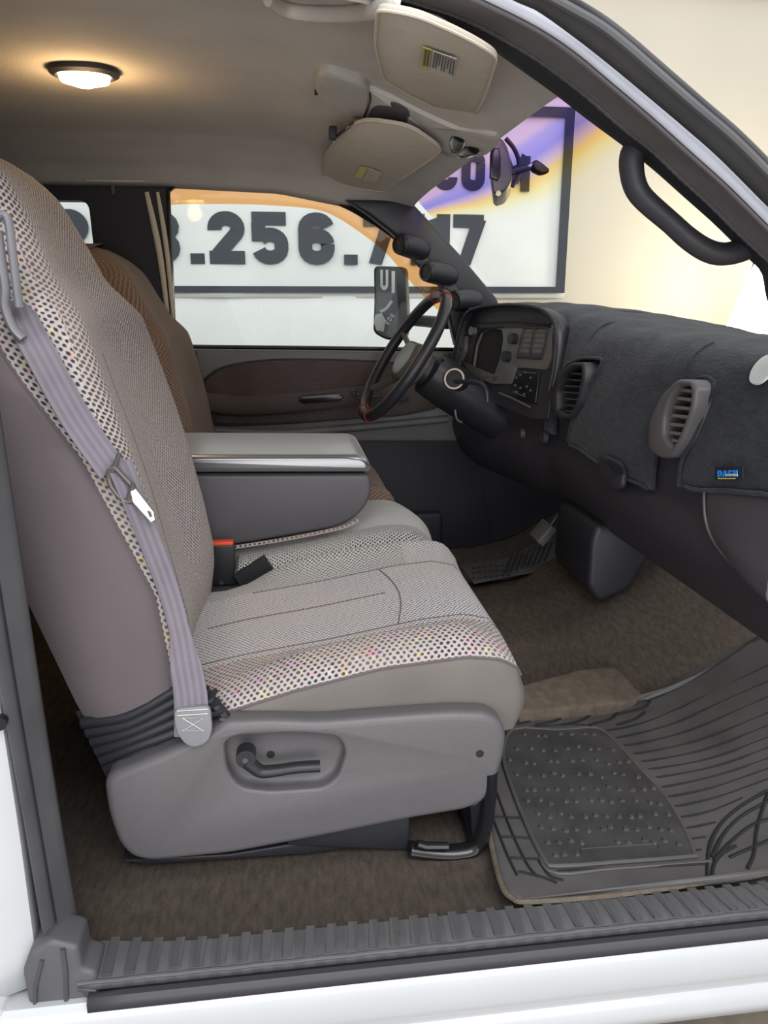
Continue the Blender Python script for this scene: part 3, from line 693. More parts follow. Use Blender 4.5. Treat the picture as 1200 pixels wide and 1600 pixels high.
# =================================================================== SEATS
def seat_unit(kind, dy, dx, mirror, label, cat='seat'):
    """bucket section of the bench: y runs from the outer side (.14) to the inner side (.66) and is mirrored for the driver"""
    yo = (lambda y: 1.70-y+dy) if mirror else (lambda y: y+dy)
    P = (lambda x, y, z: Vector((x+dx*(1 if z < .45 else 1-.5*min(1, (z-.45)/.3)), yo(y), z-.085*max(0, min(1, (z-.4)/.5))))) if mirror else (lambda x, y, z: Vector((x+dx, yo(y), z)))
    root = thing(kind, label, cat, (0+dx, yo(.4), .0), None)
    # ---- cushion: rings in (y, z) for each x
    ZB = [(-.19, .215), (-.10, .238), (.0, .266), (.127, .293), (.25, .303), (.30, .296), (.325, .278), (.338, .255), (.344, .235)]
    CR = [(-.19, .235), (-.13, .238), (-.085, .252), (-.04, .280), (.02, .306), (.12, .322), (.24, .334), (.29, .332), (.315, .322), (.332, .296), (.341, .262), (.344, .24)]
    CN = [(-.19, .245), (-.08, .268), (.05, .286), (.2, .312), (.27, .318), (.31, .308), (.332, .282), (.341, .255), (.344, .238)]
    def top(x, t):          # t 0..1 across
        near = lerp(ZB, x)+lerp([(-.19, .02), (0, .036), (.25, .036), (.344, .004)], x); far = lerp(CR, x); mid = lerp(CN, x)
        if t < .22: return near + (mid-near)*(1-cos(pi*t/.22))/2*1.0 if t > .0 else near
        if t > .74: return mid + (far-mid)*(1-cos(pi*(t-.74)/.26))/2
        return mid
    xs = [-.19+.50*i/34 for i in range(35)]+[.318, .325, .331, .336, .340, .343, .345]
    def ring(x):
        zb = lerp(ZB, x); r = []
        inset = lerp([(.30, 0), (.325, .008), (.338, .022), (.346, .045)], x)
        y0, y1 = .140+inset, .66-inset
        rc = .05
        for k in range(7):                                    # near corner from the seam up
            a = pi/2*k/6; zt = top(x, .06); r.append(P(x, y0+.052*(1-cos(a)), zb+(zt-zb)*sin(a)))
        for k in range(1, 30):
            t = .1+.8*k/30; r.append(P(x, y0+(y1-y0)*t, top(x, t)))
        zt = top(x, .94); zf = zt-.06
        for k in range(7):
            a = pi/2*k/6; r.append(P(x, y1-.05*(1-sin(a)), zf+(zt-zf)*cos(a)))
        return r
    rr = [ring(x) for x in xs]
    def mi(i, j):
        x = xs[i]
        if j <= 9: return 0
        if j >= 30 and x < .22: return 2
        if .19 < x: return 1
        return 1
    MB().grid(rr, mi=mi).build('cushion_top', ['fab_speck', 'fab_seat', 'fab_edge'] if not mirror else ['fab_driver', 'fab_driver', 'fab_driver'], root)
    # skirt
    rows = []
    for x in xs:
        inset = lerp([(.30, 0), (.325, .008), (.338, .022), (.346, .045)], x); zb = lerp(ZB, x)
        zl = lerp([(-.19, .17), (-.1, .188), (.1, .186), (.25, .180), (.33, .172), (.346, .185)], x)
        rows.append([P(x, .144+inset, zb+.002), P(x, .1385+inset, zb-.004), P(x, .1365+inset, zb-.012)]+[P(x+.006*sin(pi*k/5)*(x > .3), .136+inset+.010*(k/5)**2, zb-.012+(zl-zb+.012)*k/5) for k in range(1, 6)]+[P(x, .2, zl-.01)])
    # front face of the cushion below the roll
    sk = MB().grid(rows)
    fr = []
    for t in range(13):
        yv = .185+.43*t/12; fr.append([P(.345, yv, top(.345, (yv-.14)/.52)), P(.352, yv, .22), P(.350, yv, .19), P(.33, yv, .165)])
    sk.grid(fr)
    fs = rows[-1]; sk.grid([fs, [fr[0][0], fr[0][0], fr[0][0], fr[0][1], fr[0][1], fr[0][1], fr[0][2], fr[0][2], fr[0][3]]])
    sk.build('cushion_skirt', 'skirt', root)
    MB().box(P(-.15, 0, 0).x, P(.31, 0, 0).x, min(yo(.19), yo(.6)), max(yo(.19), yo(.6)), .15, .225, .01).build('cushion_pan', 'dark_side', root)
    # seams
    def onring(x, t): return P(x, .14+.52*t, top(x, t)+.0008)
    sm_ = MB()
    sm_.tube([onring(x, .235)-Vector((0, 0, .0006)) for x in xs[3:38]], .0012, 6); sm_.tube([onring(x, .735)-Vector((0, 0, .0006)) for x in xs[8:36]], .0012, 6)
    sm_.tube([onring(.165+.02*sin(pi*k/10), .235+.5*k/10) for k in range(11)], .0010, 6)
    sm_.tube([onring(x, .50) for x in xs[3:25]], .0009, 6)
    sm_.tube([r[0]+Vector((0, 0, .001)) for r in rr[:-3]], .002, 6)
    sm_.build('seam', 'side_cloth', root)
    # ---- backrest: horizontal rings
    XF = [(.21, -.165), (.25, -.158), (.30, -.150), (.34, -.150), (.42, -.162), (.54, -.185), (.62, -.205), (.70, -.228), (.78, -.250), (.83, -.288), (.89, -.313), (.95, -.342), (.98, -.370), (1.0, -.400), (1.015, -.43), (1.022, -.46)]
    XB = [(.21, -.295), (.25, -.305), (.48, -.375), (.8, -.46), (.95, -.50), (1.0, -.50), (1.022, -.47)]
    Y0 = [(.21, .150), (.26, .140), (.70, .140), (.78, .155), (.84, .19), (.90, .215), (.98, .235), (1.01, .27), (1.022, .32)]
    Y1 = [(.21, .65), (.26, .66), (.70, .658), (.77, .645), (.80, .60), (.83, .565), (.90, .55), (.98, .535), (1.01, .50), (1.022, .45)]
    zs = [.21, .22, .235]+[.25+.75*i/50 for i in range(51)]+[1.008, 1.014, 1.019, 1.022]
    XS = [(.21, -.163), (.297, -.169), (.421, -.183), (.606, -.258), (.733, -.335), (.80, -.365), (.9, -.41), (1.0, -.44), (1.022, -.46)]   # seam between side cloth and fabric
    def front_x(z, t):
        xf = lerp(XF, z); dish = .028*lerp([(.25, .4), (.5, 1), (.75, .9), (.85, .25), (1.02, .1)], z)
        return xf - dish*(sin(pi*t)**1.5 if 0 < t < 1 else 0)
    fab, side = [], []
    for z in zs:
        y0, y1, xb, xs_ = lerp(Y0, z), lerp(Y1, z), lerp(XB, z), lerp(XS, z)
        xf = lerp(XF, z); xs_ = min(xs_, xf-.004); c = min(.035, (xf-xs_)*.8+.004, (y1-y0)*.3); ps = []
        for k in range(5): ps.append((xs_+(xf-c-xs_)*k/4, y0))
        for k in range(1, 6): a = pi/2*k/6; ps.append((xf-c+c*sin(a), y0+c*(1-cos(a))))
        for k in range(25): t = k/24; ps.append((front_x(z, t), y0+c+(y1-y0-c-.04)*t))
        for k in range(1, 7): a = pi/2*k/6; ps.append((xf-.04+.04*cos(a), y1-.04+.04*sin(a)))
        ps.append((xb+.06, y1))
        fab.append([P(x, y, z) for x, y in ps])
        q = [(xs_, y0+.0005), (xs_-.006, y0-.004), (xs_+(xb-xs_)*.25, y0-.004), (xs_+(xb-xs_)*.6, y0-.003), (xb+.03, y0), (xb+.008, y0+.01), (xb, y0+.03), (xb, (y0+y1)/2), (xb, y1-.03), (xb+.01, y1-.008), (xb+.06, y1)]
        side.append([P(x, y, z) for x, y in q])
    F0 = 'fab_back' if not mirror else 'fab_driver'
    MB().grid(fab, mi=lambda i, j: 0 if j < 6 else 1).build('backrest', ['fab_speck' if not mirror else F0, F0, 'fab_back2' if not mirror else 'fab_driver2'], root)
    MB().grid(side).build('backrest_side', 'side_cloth' if not mirror else F0, root)
    tcap = MB(); tcap.add(fab[-1]+side[-1][::-1], [list(range(len(fab[-1])+len(side[-1])))]); tcap.build('backrest_cap', F0, root)
    s2 = MB(); s2.tube([r[0] for r in fab[3:-3]], .0022, 6); s2.tube([r[15] for r in fab[6:36]], .0012, 6)
    s2.build('backrest_seam', 'side_cloth' if not mirror else F0, root)
    return root, P
M['fab_back2'] = woven('worn_headrest_cloth', srgb(184, 170, 162), srgb(86, 74, 72), .0075, .55, 0, srgb(160, 126, 104), 4, amt=.7)
ps, PP = seat_unit('passenger_seat', 0, 0, False, 'gray woven cloth passenger seat with plastic side shield, nearest the doorway')
ds, _ = seat_unit('driver_seat', 0, -.055, True, 'brownish cloth seat behind the center armrest, next to the far window')

# side shield of the passenger seat, with a pressed-in bay for the lever
SY = .108
shp = [at(a, b, y=SY) for a, b in ((160, 1217), (200, 1200), (270, 1172), (330, 1142), (350, 1129), (420, 1126), (500, 1129), (600, 1121), (700, 1114), (762, 1115), (785, 1128), (793, 1150), (788, 1190), (772, 1232), (757, 1256), (730, 1268), (640, 1283), (500, 1311), (360, 1337), (235, 1349), (205, 1343), (185, 1322), (168, 1275))]
bay = rounded([at(a, b, y=SY) for a, b in ((350, 1160), (372, 1150), (470, 1146), (530, 1152), (541, 1175), (528, 1215), (505, 1232), (420, 1238), (375, 1232), (355, 1205))], .02, 4)
so = MB(); so.prism(rounded(shp, .02, 3), (0, .05, 0), .012, seg=4)
sh = so.build('side_shield', 'shield', ps)
ct = MB().prism([Vector((p.x, SY-.01, p.z)) for p in bay], (0, .032, 0), .008).build('cut', 'shield')
bo = sh.modifiers.new('bay', 'BOOLEAN'); bo.object = ct; bo.operation = 'DIFFERENCE'; bo.solver = 'EXACT'
bpy.context.view_layer.update()
dg = bpy.context.evaluated_depsgraph_get(); me2 = bpy.data.meshes.new_from_object(sh.evaluated_get(dg))
sh.modifiers.clear(); sh.data = me2; bpy.data.objects.remove(ct)
bv = sh.modifiers.new('bev', 'BEVEL'); bv.width = .005; bv.segments = 3; bv.limit_method = 'ANGLE'; bv.angle_limit = radians(50)
lv = [at(a, b, y=SY-.006) for a, b in ((384, 1188), (394, 1196), (408, 1205), (430, 1204), (465, 1199), (500, 1197))]
lmb = MB(); lmb.tube(smooth(lv, 5), lambda t: .0125-.0028*min(1, t*1.5), 12, sq=.8, hint=(0, 1, 0))
lmb.disc(at(384, 1187, y=SY-.016), (0, -1, 0), 0, .0135, n=28, depth=.022)
lever = lmb.build('recline_lever', 'black', ps, 'glossy dark recliner lever')
MB().disc(at(383, 1189, y=SY-.0175), (0, -1, 0), 0, .004, n=16, depth=.003).build('lever_screw', 'metal_dark', lever)
MB().disc(at(423, 1179, y=SY+.0215), (0, -1, 0), 0, .006, n=16, depth=.002).build('bay_slot', 'groove', ps)
MB().disc(at(750, 1178, y=SY-.001), (0, -1, 0), 0, .0058, n=20, depth=.004).build('shield_screw_hole', 'groove', ps)
# bellows between backrest and shield
bl = MB()
for k in range(6):
    t = k/5
    l = [at(128-2*t+40*t, 1130+72*t, y=.15), at(200+10*t, 1118+62*t, y=.142), at(275, 1078+82*t, y=.14), at(318+6*t, 1062+72*t, y=.146)]
    bl.tube(smooth(l, 5), .0085, 10, sq=.8, hint=(0, 0, 1))
bl.prism([at(a, b, y=.157) for a, b in ((118, 1112), (270, 1068), (318, 1072), (322, 1130), (190, 1215), (165, 1212))], (0, .02, 0))
bl.build('recliner_bellows', 'black', ps, 'ribbed black rubber bellows')
kb = MB()
kb.tube(smooth(ats(((318, 1078), (332, 1098), (350, 1118), (352, 1140)), y=.128), 4), .009, 8)
for k in range(4): kb.tube(ats(((316+9*k, 1098+9*k), (338+5*k, 1078+16*k)), y=.120), .004, 6)
kb.build('recliner_cover', 'black', ps)
# black steel track and front foot
tr = MB()
tr.prism([at(a, b, y=.135) for a, b in ((190, 1345), (360, 1335), (500, 1312), (640, 1285), (640, 1312), (480, 1335), (230, 1352))], (0, .03, 0), .003)
tr.prism([at(a, b, y=.13) for a, b in ((440, 1300), (640, 1268), (640, 1330), (450, 1322))], (0, .05, 0), .004)
tr.build('seat_track', 'black', ps)
ft = MB()
ft.tube(smooth(ats(((766, 1205), (764, 1245), (758, 1290), (745, 1322), (715, 1331), (680, 1331), (640, 1326)), y=.118), 5), .0145, 10, sq=.75, hint=(0, 1, 0))
ft.tube(ats(((652, 1318), (665, 1322), (700, 1322)), y=.108), .006, 8)
ft.prism(ats(((735, 1262), (768, 1235), (764, 1300), (740, 1325)), y=.122), (0, .02, 0), .003)
ft.tube([at(745, 1320, y=.122), at(745, 1320, y=.122)+Vector((0, .4, 0))], .012, 10)
ft.build('seat_foot', 'black_gloss', ps)
MB().box(-.2, .27, .2, .6, .0, .15, .01).build('seat_base', 'dark_trim', ps)
MB().box(-.25, .2, 1.10, 1.5, .0, .15, .01).build('seat_base', 'dark_trim', ds)

# ---- center section
cs = thing('center_seat', 'light gray center seat cushion under the armrest', 'seat', (.05, .86, 0))
def crow(y):
    e = min(y-.69, 1.03-y); d = lerp([(0, .03), (.01, .012), (.03, 0)], e)
    pr = [(-.20, .245), (-.1, .262), (.05, .290), (.14, .306), (.21, .316), (.255, .312), (.285, .295), (.305, .265), (.315, .22), (.31, .17)]
    dx_ = lerp([(.69, 0), (.85, .02), (1.0, .0)], y)
    return [Vector((x+dx_*(x > .2), y, z-d+.012*sin(pi*(y-.69)/.34))) for x, z in smooth2(pr)]
def smooth2(l): return [(p.x, p.y) for p in smooth([Vector((a, b, 0)) for a, b in l], 4)]
ys = [.69+.34*k/24 for k in range(25)]
MB().grid([crow(y) for y in ys], mi=lambda i, j: 1 if i < 5 else 0).build('cushion_top', ['fab_center', 'fab_edge'], cs)
sdm = MB()
r0 = crow(.69); sdm.grid([r0, [Vector((p.x, .69, .12)) for p in r0]]); r1 = crow(1.03); sd2 = MB(); sd2.grid([r1, [Vector((p.x, 1.03, .12)) for p in r1]])
sdm.tube([p+Vector((0, .0, .001)) for p in r0], .003, 6)
sdm.build('cushion_side', 'dark_side', cs); sd2.build('cushion_side', 'dark_side', cs)
MB().box(-.15, .28, .72, 1.0, .09, .2, .01).build('seat_base', 'dark_trim', cs)

ac = thing('armrest_console', 'fold-down charcoal armrest console with shiny gray lid between the seats', 'armrest', (-.05, .88, .3))
CY0, CY1 = .735, 1.015
body = [at(a, b, y=CY0) for a, b in ((240, 742), (578, 741), (581, 768), (572, 792), (552, 812), (520, 825), (400, 846), (315, 858), (250, 862))]
MB().prism(rounded(body, .02, 5), (0, CY1-CY0, 0), .008, seg=4).build('console_body', 'console', ac)
lid = [at(a, b, y=CY0-.004) for a, b in ((225, 711), (560, 711), (573, 716), (579, 726), (578, 738), (225, 739))]
zt = lid[1].z
MB().prism(rounded(lid, .008, 3), (0, CY1-CY0+.008, 0), .012, seg=5).build('lid', 'lid', ac)
MB().tube([at(a, b, y=CY0-.005) for a, b in ((245, 741.5), (578, 740.5))], .0012, 6).build('lid_gap', 'groove', ac)
MB().tube([at(a, b, y=CY0-.0045) for a, b in ((240, 716), (540, 715.5), (566, 719), (577, 728))], .0009, 6).build('lid_stitching', 'dark_trim', ac)
MB().ribbon(smooth([at(a, b, y=CY0-.0) for a, b in ((345, 858), (400, 850), (470, 838), (535, 824), (560, 812))], 4), (0, 0, 1), .0035, .002).build('hinge_webbing', 'fab_speck', ac)

# buckles in the gap
bk = thing('belt_buckle', 'upright black seat belt buckle with orange-red release button', 'buckle', at(348, 910, y=.68))
bx = at(329, 880, y=.69).x, at(368, 880, y=.69).x; bz = at(348, 912, y=.69).z, at(348, 850, y=.69).z
MB().box(bx[0], bx[1], .68, .705, bz[0], bz[1], .003).build('buckle_body', 'black', bk)
MB().box(bx[0]+.002, bx[1]-.002, .682, .703, bz[1]-.002, bz[1]+.006, .002).build('release_button', 'orange', bk)
MB().disc(at(346, 911, y=.678), (0, -1, 0), 0, .004, depth=.003).build('rivet', 'chrome', bk)
b2 = thing('belt_stalk', 'slanted black belt buckle lying in the gap behind the passenger cushion', 'buckle', at(400, 900, y=.675))
MB().ribbon(ats(((372, 908), (392, 896), (420, 878)), y=.672), (.55, 0, .75), .017, .006).build('stalk_body', 'black', b2)
MB().tube(ats(((372, 868), (368, 895), (376, 912)), y=.674), .003, 8).build('stalk_wire', 'metal_dark', b2)

# =================================================================== SEAT BELTS
sb = thing('seat_belt', 'mauve-gray seat belt strap running down the side of the passenger seat', 'seat belt', at(300, 1165, y=.12))
def bx_(px, py, y): return at(px, py, y=y)
path = [bx_(24, 470, .165), bx_(38, 505, .145), bx_(62, 550, .128), bx_(120, 655, .128), bx_(176, 735, .126)]
MB().ribbon(smooth(path, 6), [Vector((.8, .5, .2))]*25, .0185, .0012).build('upper_webbing', 'belt', sb)
path = [bx_(186, 722, .122), bx_(205, 770, .118), bx_(232, 840, .118), bx_(262, 920, .118), bx_(280, 985, .113), bx_(290, 1040, .108), bx_(298, 1090, .104), bx_(300, 1150, .101)]
pp = smooth(path, 6); nP = len(pp)
MB().ribbon(pp, [Vector((1, .9*(1-i/nP), .3)) for i in range(nP)], [lerp([(0, .017), (.3, .014), (.55, .0125), (.7, .020), (1, .0235)], i/nP) for i in range(nP)], .0013).build('lower_webbing', 'belt', sb)
an = MB(); ax_ = [at(a, b, y=.096) for a, b in ((272, 1108), (328, 1104), (332, 1140), (325, 1160), (308, 1168), (292, 1166), (278, 1150), (272, 1130))]
an.prism(rounded(ax_, .008, 3), (0, .008, 0), .002); ano = an.build('sewn_end', 'belt_gray', sb)
st = MB()
for y_ in (1110, 1117): st.tube(ats(((277, y_+1), (325, y_-2)), y=.0945), .0008, 5)
st.tube(ats(((285, 1122), (318, 1142), (285, 1142), (318, 1122), (285, 1122)), y=.0945), .0008, 5)
st.build('stitching', 'label_white', ano)
lp = MB(); fr = [at(a, b, y=.112) for a, b in ((169, 738), (178, 728), (212, 764), (205, 785), (190, 780), (172, 758))]
lp.tube(rounded(fr, .008, 3), .0035, 8, closed=True)
lp.tube(ats(((187, 708), (176, 736)), y=.112), .003, 8); lp.tube(ats(((208, 755), (200, 782)), y=.110), .0032, 8)
lpo = lp.build('latch_frame', 'metal_dark', sb)
tg = MB(); tp = [at(a, b, y=.106) for a, b in ((204, 768), (212, 764), (240, 800), (242, 812), (236, 816), (208, 785))]
th_ = [at(a, b, y=.106) for a, b in ((230, 798), (235, 799), (238, 807), (234, 808))]
tg.prism(tp, (0, .003, 0), 0, holes=[th_]); tg.build('latch_tongue', 'steel', lpo, 'steel latch tongue')
gd = MB(); gl_ = smooth(ats(((-8, 345), (4, 336), (13, 345), (20, 400), (26, 450), (30, 480)), y=.128), 5)
gd.tube(gl_, .0078, 10, sq=.6, hint=(0, 1, 0)); gd.tube(smooth(ats(((-4, 360), (2, 410), (8, 450), (8, 480), (20, 512), (36, 530)), y=.124), 5), .009, 10, sq=.6, hint=(0, 1, 0))
gd.build('belt_guide', 'belt_gray', sb, 'gray plastic loop guiding the strap')
b3 = thing('seat_belt', 'thin gray seat belt strap down the outer edge of the far seat', 'seat belt', at(312, 635, y=1.55))
MB().ribbon(smooth(ats(((228, 500), (262, 560), (310, 630)), y=1.565), 5), (.7, -.7, .3), .012, .0015).build('webbing', 'belt', b3)
MB().box(*(lambda p: (p.x-.012, p.x+.012, p.y-.012, p.y+.004, p.z-.008, p.z+.01))(at(309, 629, y=1.562)), .002).build('belt_stop', 'metal_dark', b3)

# =================================================================== DASHBOARD
def dsh(y): return -.115*lerp([(.98, 0), (1.45, 1)], y) - (0.0 if y > .2 else -.0)
def crest(y): return lerp([(.0, .738), (.2, .742), (.55, .748), (.70, .756), (.9, .772), (1.05, .786), (1.2, .797), (1.45, .797), (1.6, .775)], y)
def xbase(y): return .77+.28*(1-((y-.83)/.78)**2)
def dprof(y, off=0):
    H = crest(y); d = dsh(y)
    p = [(xbase(y), H-.045), (xbase(y)-.06, H-.018), (.80, H-.002), (.74, H-.004), (.70, H-.018), (.675, H-.045), (.660, H-.09), (.652, H-.15), (.648, .54), (.648, .50), (.650, .47)]
    return [(x+(d if x < .78 else d*.5)+off, z-abs(off)*(x > .7)) for x, z in p]
def dprof_s(y, off=0): return smooth([Vector((x, y, z)) for x, z in dprof(y, off)], 5)
db = thing('dashboard', 'dark gray plastic dashboard with glove box below the carpet cover', 'dashboard', (.8, .85, .3))
rows = []
for i in range(61):
    y = .045+1.535*i/60; top_ = dprof_s(y, .012)
    d = dsh(y)
    lowp = [(.655, .455), (.650, .44), (.648, .42), (.652, .39), (.668, .35), (.69, .315), (.71, .300), (.74, .298), (.80, .32)]
    rows.append(top_+[Vector((x+d+.002, y, z)) for x, z in lowp])
dm = MB().grid(rows); r = rows[0]; dm.add(r, [list(range(len(r)))]); r = rows[-1]; dm.add(r, [list(range(len(r)))])
dm.build('dash_body', 'dash', db)
def fx(px, py, x=.645): return at(px, py, x=x)
# rolled end by the door
LB = smooth([fx(a, b, .650) for a, b in ((1104, 762), (1104, 785), (1106, 810), (1115, 838), (1136, 868), (1165, 897), (1200, 928), (1235, 955))], 4)
eb = []
for n_, p in enumerate(LB):
    q_ = []; dep = min(1, n_/10)
    for t in (0, .06, .2, .45, .75, 1):
        y_ = p.y+(.03-p.y)*t; q_.append(Vector((p.x-.003-.024*dep*sin(pi*min(1, t*1.2)/2)*min(1, abs(p.y-.03)/.15)+.010*(1-dep)*t, y_, p.z+t*(.055*(1-dep)-.012))))
    q_.append(Vector((.74, .028, p.z-.02))); eb.append(q_)
MB().grid(eb).build('end_bolster', 'end_plastic', db, solid=-.004)
MB().tube([p+Vector((-.004, 0, 0)) for p in LB], .0025, 8).build('glove_box_edge', 'dash_light', db)
gh = MB(); gpts = [fx(a, b, .642) for a, b in ((941, 722), (952, 711), (976, 722), (982, 738), (980, 762), (968, 766), (948, 750))]
gh.prism(rounded(gpts, .01, 4), (-.012, 0, 0), .005); gho = gh.build('glove_box_latch', 'dash', db)
MB().prism(rounded([fx(a, b, .628) for a, b in ((948, 722), (957, 718), (977, 731), (976, 742), (962, 738))], .004, 3), (-.003, 0, 0), .001).build('latch_paddle', 'dark_trim', gho)
for k, (a, b, r_) in enumerate(((846, 684, .016), (811, 678, .014))):
    kn = MB(); c = at(a, b, x=.63-.04*k); kn.disc(c, (-1, 0, .1), .4*r_, r_, n=22, depth=.012); kn.disc(c+Vector((.004, 0, 0)), (-1, 0, .1), 0, r_*.5, n=16, depth=.004)
    tag(kn.build('power_outlet', 'dash', None), ('round dark power outlet low on the dashboard, left of the glove box', 'small round outlet low on the dashboard, nearer the steering column')[k], 'power outlet')

# carpet dash cover with notches for vents and instruments
cv = thing('dash_cover', 'charcoal carpet cover draped over the dashboard top', 'dash cover', (.85, .85, .5))
def zend(y):
    if y < .40: return lerp([(.05, .548), (.1, .545), (.275, .510), (.31, .508), (.33, .48), (.40, .462)], y)
    if y < .93: return lerp([(.40, .462), (.84, .482)], y)
    if y < 1.0: return .485
    return lerp([(1.0, .752), (1.06, .778), (1.3, .785), (1.5, .78), (1.6, .73)], y)
def surf_x(y, z):
    pr = dprof_s(y, -.002)
    for a, b in zip(pr, pr[1:]):
        if a.z >= z >= b.z and a.x < .76: return a.x+(b.x-a.x)*(a.z-z)/max(1e-6, a.z-b.z)
    return .65
yst = sorted([.045+1.525*i/110 for i in range(111)]+[.9999, 1.0001])
rows = []; uvs = []
for y in yst:
    pr = dprof_s(y, -.002); ze = zend(y); acc = []
    for p in pr:
        if p.z < ze and p.x < .76+dsh(y):
            a = acc[-1]; f = (a.z-ze)/max(1e-6, a.z-p.z); acc.append(a.lerp(p, min(1, max(0, f)))); break
        acc.append(p)
    if 1.0 < y: acc.append(acc[-1]+Vector((-.03, 0, -.006)))
    L = [0]
    for a, b in zip(acc, acc[1:]): L.append(L[-1]+(b-a).length)
    tot = L[-1]; out = []
    for k in range(40):
        d = tot*k/39; j = 0
        while j < len(L)-2 and L[j+1] < d: j += 1
        f = (d-L[j])/max(1e-6, L[j+1]-L[j]); q = acc[j].lerp(acc[j+1], min(1, f))
        q += Vector((-.0015*sin(q.z*40+y*23), 0, .0012*sin(q.x*60+y*17)+.0010*sin(y*43))); out.append(q); uvs.append((y, d))
    rows.append(out)
cs_ = MB().grid(rows, uvs=uvs).build('carpet_sheet', 'cover', cv, solid=.007)
V1C = [(868, 662), (867, 612), (880, 578), (900, 562), (922, 559), (936, 564), (928, 590), (914, 625), (900, 655), (892, 690), (880, 720), (868, 720)]
V2C = [(1012, 830), (1018, 780), (1023, 730), (1030, 686), (1044, 640), (1066, 602), (1084, 590), (1100, 592), (1107, 604), (1101, 640), (1086, 688), (1072, 722), (1068, 760), (1068, 830)]
bpy.context.view_layer.update()
for V in (V1C, V2C):
    pv = rounded([fx(a, b, .65) for a, b in V], .008, 4)
    ct = MB().prism([p+Vector((-.08, 0, 0)) for p in pv], (.15, 0, 0)).build('cut', 'cover')
    bo = cs_.modifiers.new('cut', 'BOOLEAN'); bo.object = ct; bo.operation = 'DIFFERENCE'; bo.solver = 'EXACT'
    bpy.context.view_layer.update(); dg = bpy.context.evaluated_depsgraph_get(); m3 = bpy.data.meshes.new_from_object(cs_.evaluated_get(dg))
    cs_.modifiers.clear(); cs_.data = m3; bpy.data.objects.remove(ct)
def hem(pts, r_=.0034):
    P_ = smooth(pts, 4); out = []
    for p in P_: out.append(Vector((surf_x(p.y, p.z)-.004, p.y, p.z)))
    MB().tube(out, r_, 8).build('bound_hem', 'cover', cv)
hem([fx(a, b, .65) for a, b in V1C[:10]]); hem([fx(a, b, .65) for a, b in V2C[3:13]])
for y0_, y1_ in ((.045, .305), (.42, .835), (1.0001, 1.55)):
    l = [q_[-1]+Vector((-.003, 0, 0)) for yv, q_ in zip(yst, rows) if y0_ <= yv <= y1_]; MB().tube(l, .0034, 8).build('bound_hem', 'cover', cv)
for yv, i0, i1 in ((.80, 14, 26), (.37, 18, 28)):
    MB().tube([p+Vector((-.001, 0, .001)) for p in dprof_s(yv, -.006)[i0:i1]], .002, 6).build('sewn_dart', 'cover', cv)
# oval opening at the right edge showing the pale plastic under it
xo = .66
for _ in range(12): po_ = fx(1196, 581, xo); xo = .5*xo+.5*surf_x(po_.y, po_.z)
sx0, sx1 = surf_x(po_.y, po_.z-.012), surf_x(po_.y, po_.z+.012)
tag(MB().disc(po_+Vector((-.006, 0, .004)), (-.024, 0, sx1-sx0), 0, .026, n=30, depth=.004, ry=.8).build('sensor_cover', 'white_mark'), 'pale oval plate showing on the dash cover at the right edge', 'cover plate')
# woven tag
tgt = thing('dash_cover_tag', 'small black woven tag with blue DASH lettering on the dash cover corner', 'tag', fx(1140, 742, .636))
q = [fx(a, b, .634) for a, b in ((1119, 729), (1162, 729), (1162, 748), (1119, 750))]
MB().prism(q, (-.002, 0, 0)).build('tag_cloth', 'black', tgt)
uq = (q[1]-q[0])/43; vq = (q[0]-q[3])/21; tl = MB()
for k, ch in enumerate('DASH'): glyph(tl, ch, fx(1121.5+8*k, 745, .631), uq*10, vq*10, (-1, 0, 0), .24, .001)
tl.build('tag_lettering', 'blue', tgt)
tl = MB()
for k in range(7): tl.prism([fx(1122+4*k, 748.5, .631), fx(1125+4*k, 748.5, .631), fx(1125+4*k, 746.7, .631), fx(1122+4*k, 746.7, .631)], (-.0008, 0, 0))
tl.build('tag_small_print', 'yellow', tgt)
tl = MB()
for k in range(4): tl.prism([fx(1134+5*k, 743.5, .629), fx(1138+5*k, 743.5, .629), fx(1138+5*k, 740.8, .629), fx(1134+5*k, 740.8, .629)], (-.0008, 0, 0))
tl.build('tag_script', 'label_white', tgt)

# air vents
def vent(label, outline, opening, slats, x, dx=0, frame_mat='dash_light'):
    t = thing('air_vent', label, 'air vent', fx(*outline[0], x))
    O = rounded([fx(a, b, x) for a, b in outline], .014, 5); I = rounded([fx(a, b, x) for a, b in opening], .010, 5)
    m_ = MB(); m_.prism([p+Vector((.03, 0, 0)) for p in O], (-.05, 0, 0), .006, holes=[[p+Vector((.03, 0, 0)) for p in I]]); m_.build('vent_housing', frame_mat, t)
    MB().prism([p+Vector((.028, 0, 0)) for p in I], (-.002, 0, 0)).build('vent_duct', 'groove', t)
    for (a, b, c, d) in slats:
        p, q_ = fx(a, b, x-.004), fx(c, d, x-.004)
        MB().ribbon([p, q_], (1, 0, -.35), .008, .0026 if frame_mat == 'dash_light' else .0016).build('vent_slat', 'bezel' if frame_mat == 'dash_light' else frame_mat, t)
    return t
vent('tall slotted air vent in a smooth gray housing, between dash cover flaps near the passenger',
     ((1028, 700), (1030, 655), (1050, 615), (1075, 592), (1098, 594), (1106, 606), (1102, 640), (1084, 690), (1066, 716), (1045, 715)),
     ((1052, 680), (1054, 650), (1064, 622), (1078, 602), (1098, 604), (1096, 634), (1082, 672), (1068, 700)),
     [(1068, 611, 1099, 615), (1063, 624, 1096, 628), (1059, 638, 1092, 642), (1056, 651, 1088, 655), (1054, 665, 1082, 668), (1053, 678, 1077, 681), (1057, 690, 1072, 693)], .648)
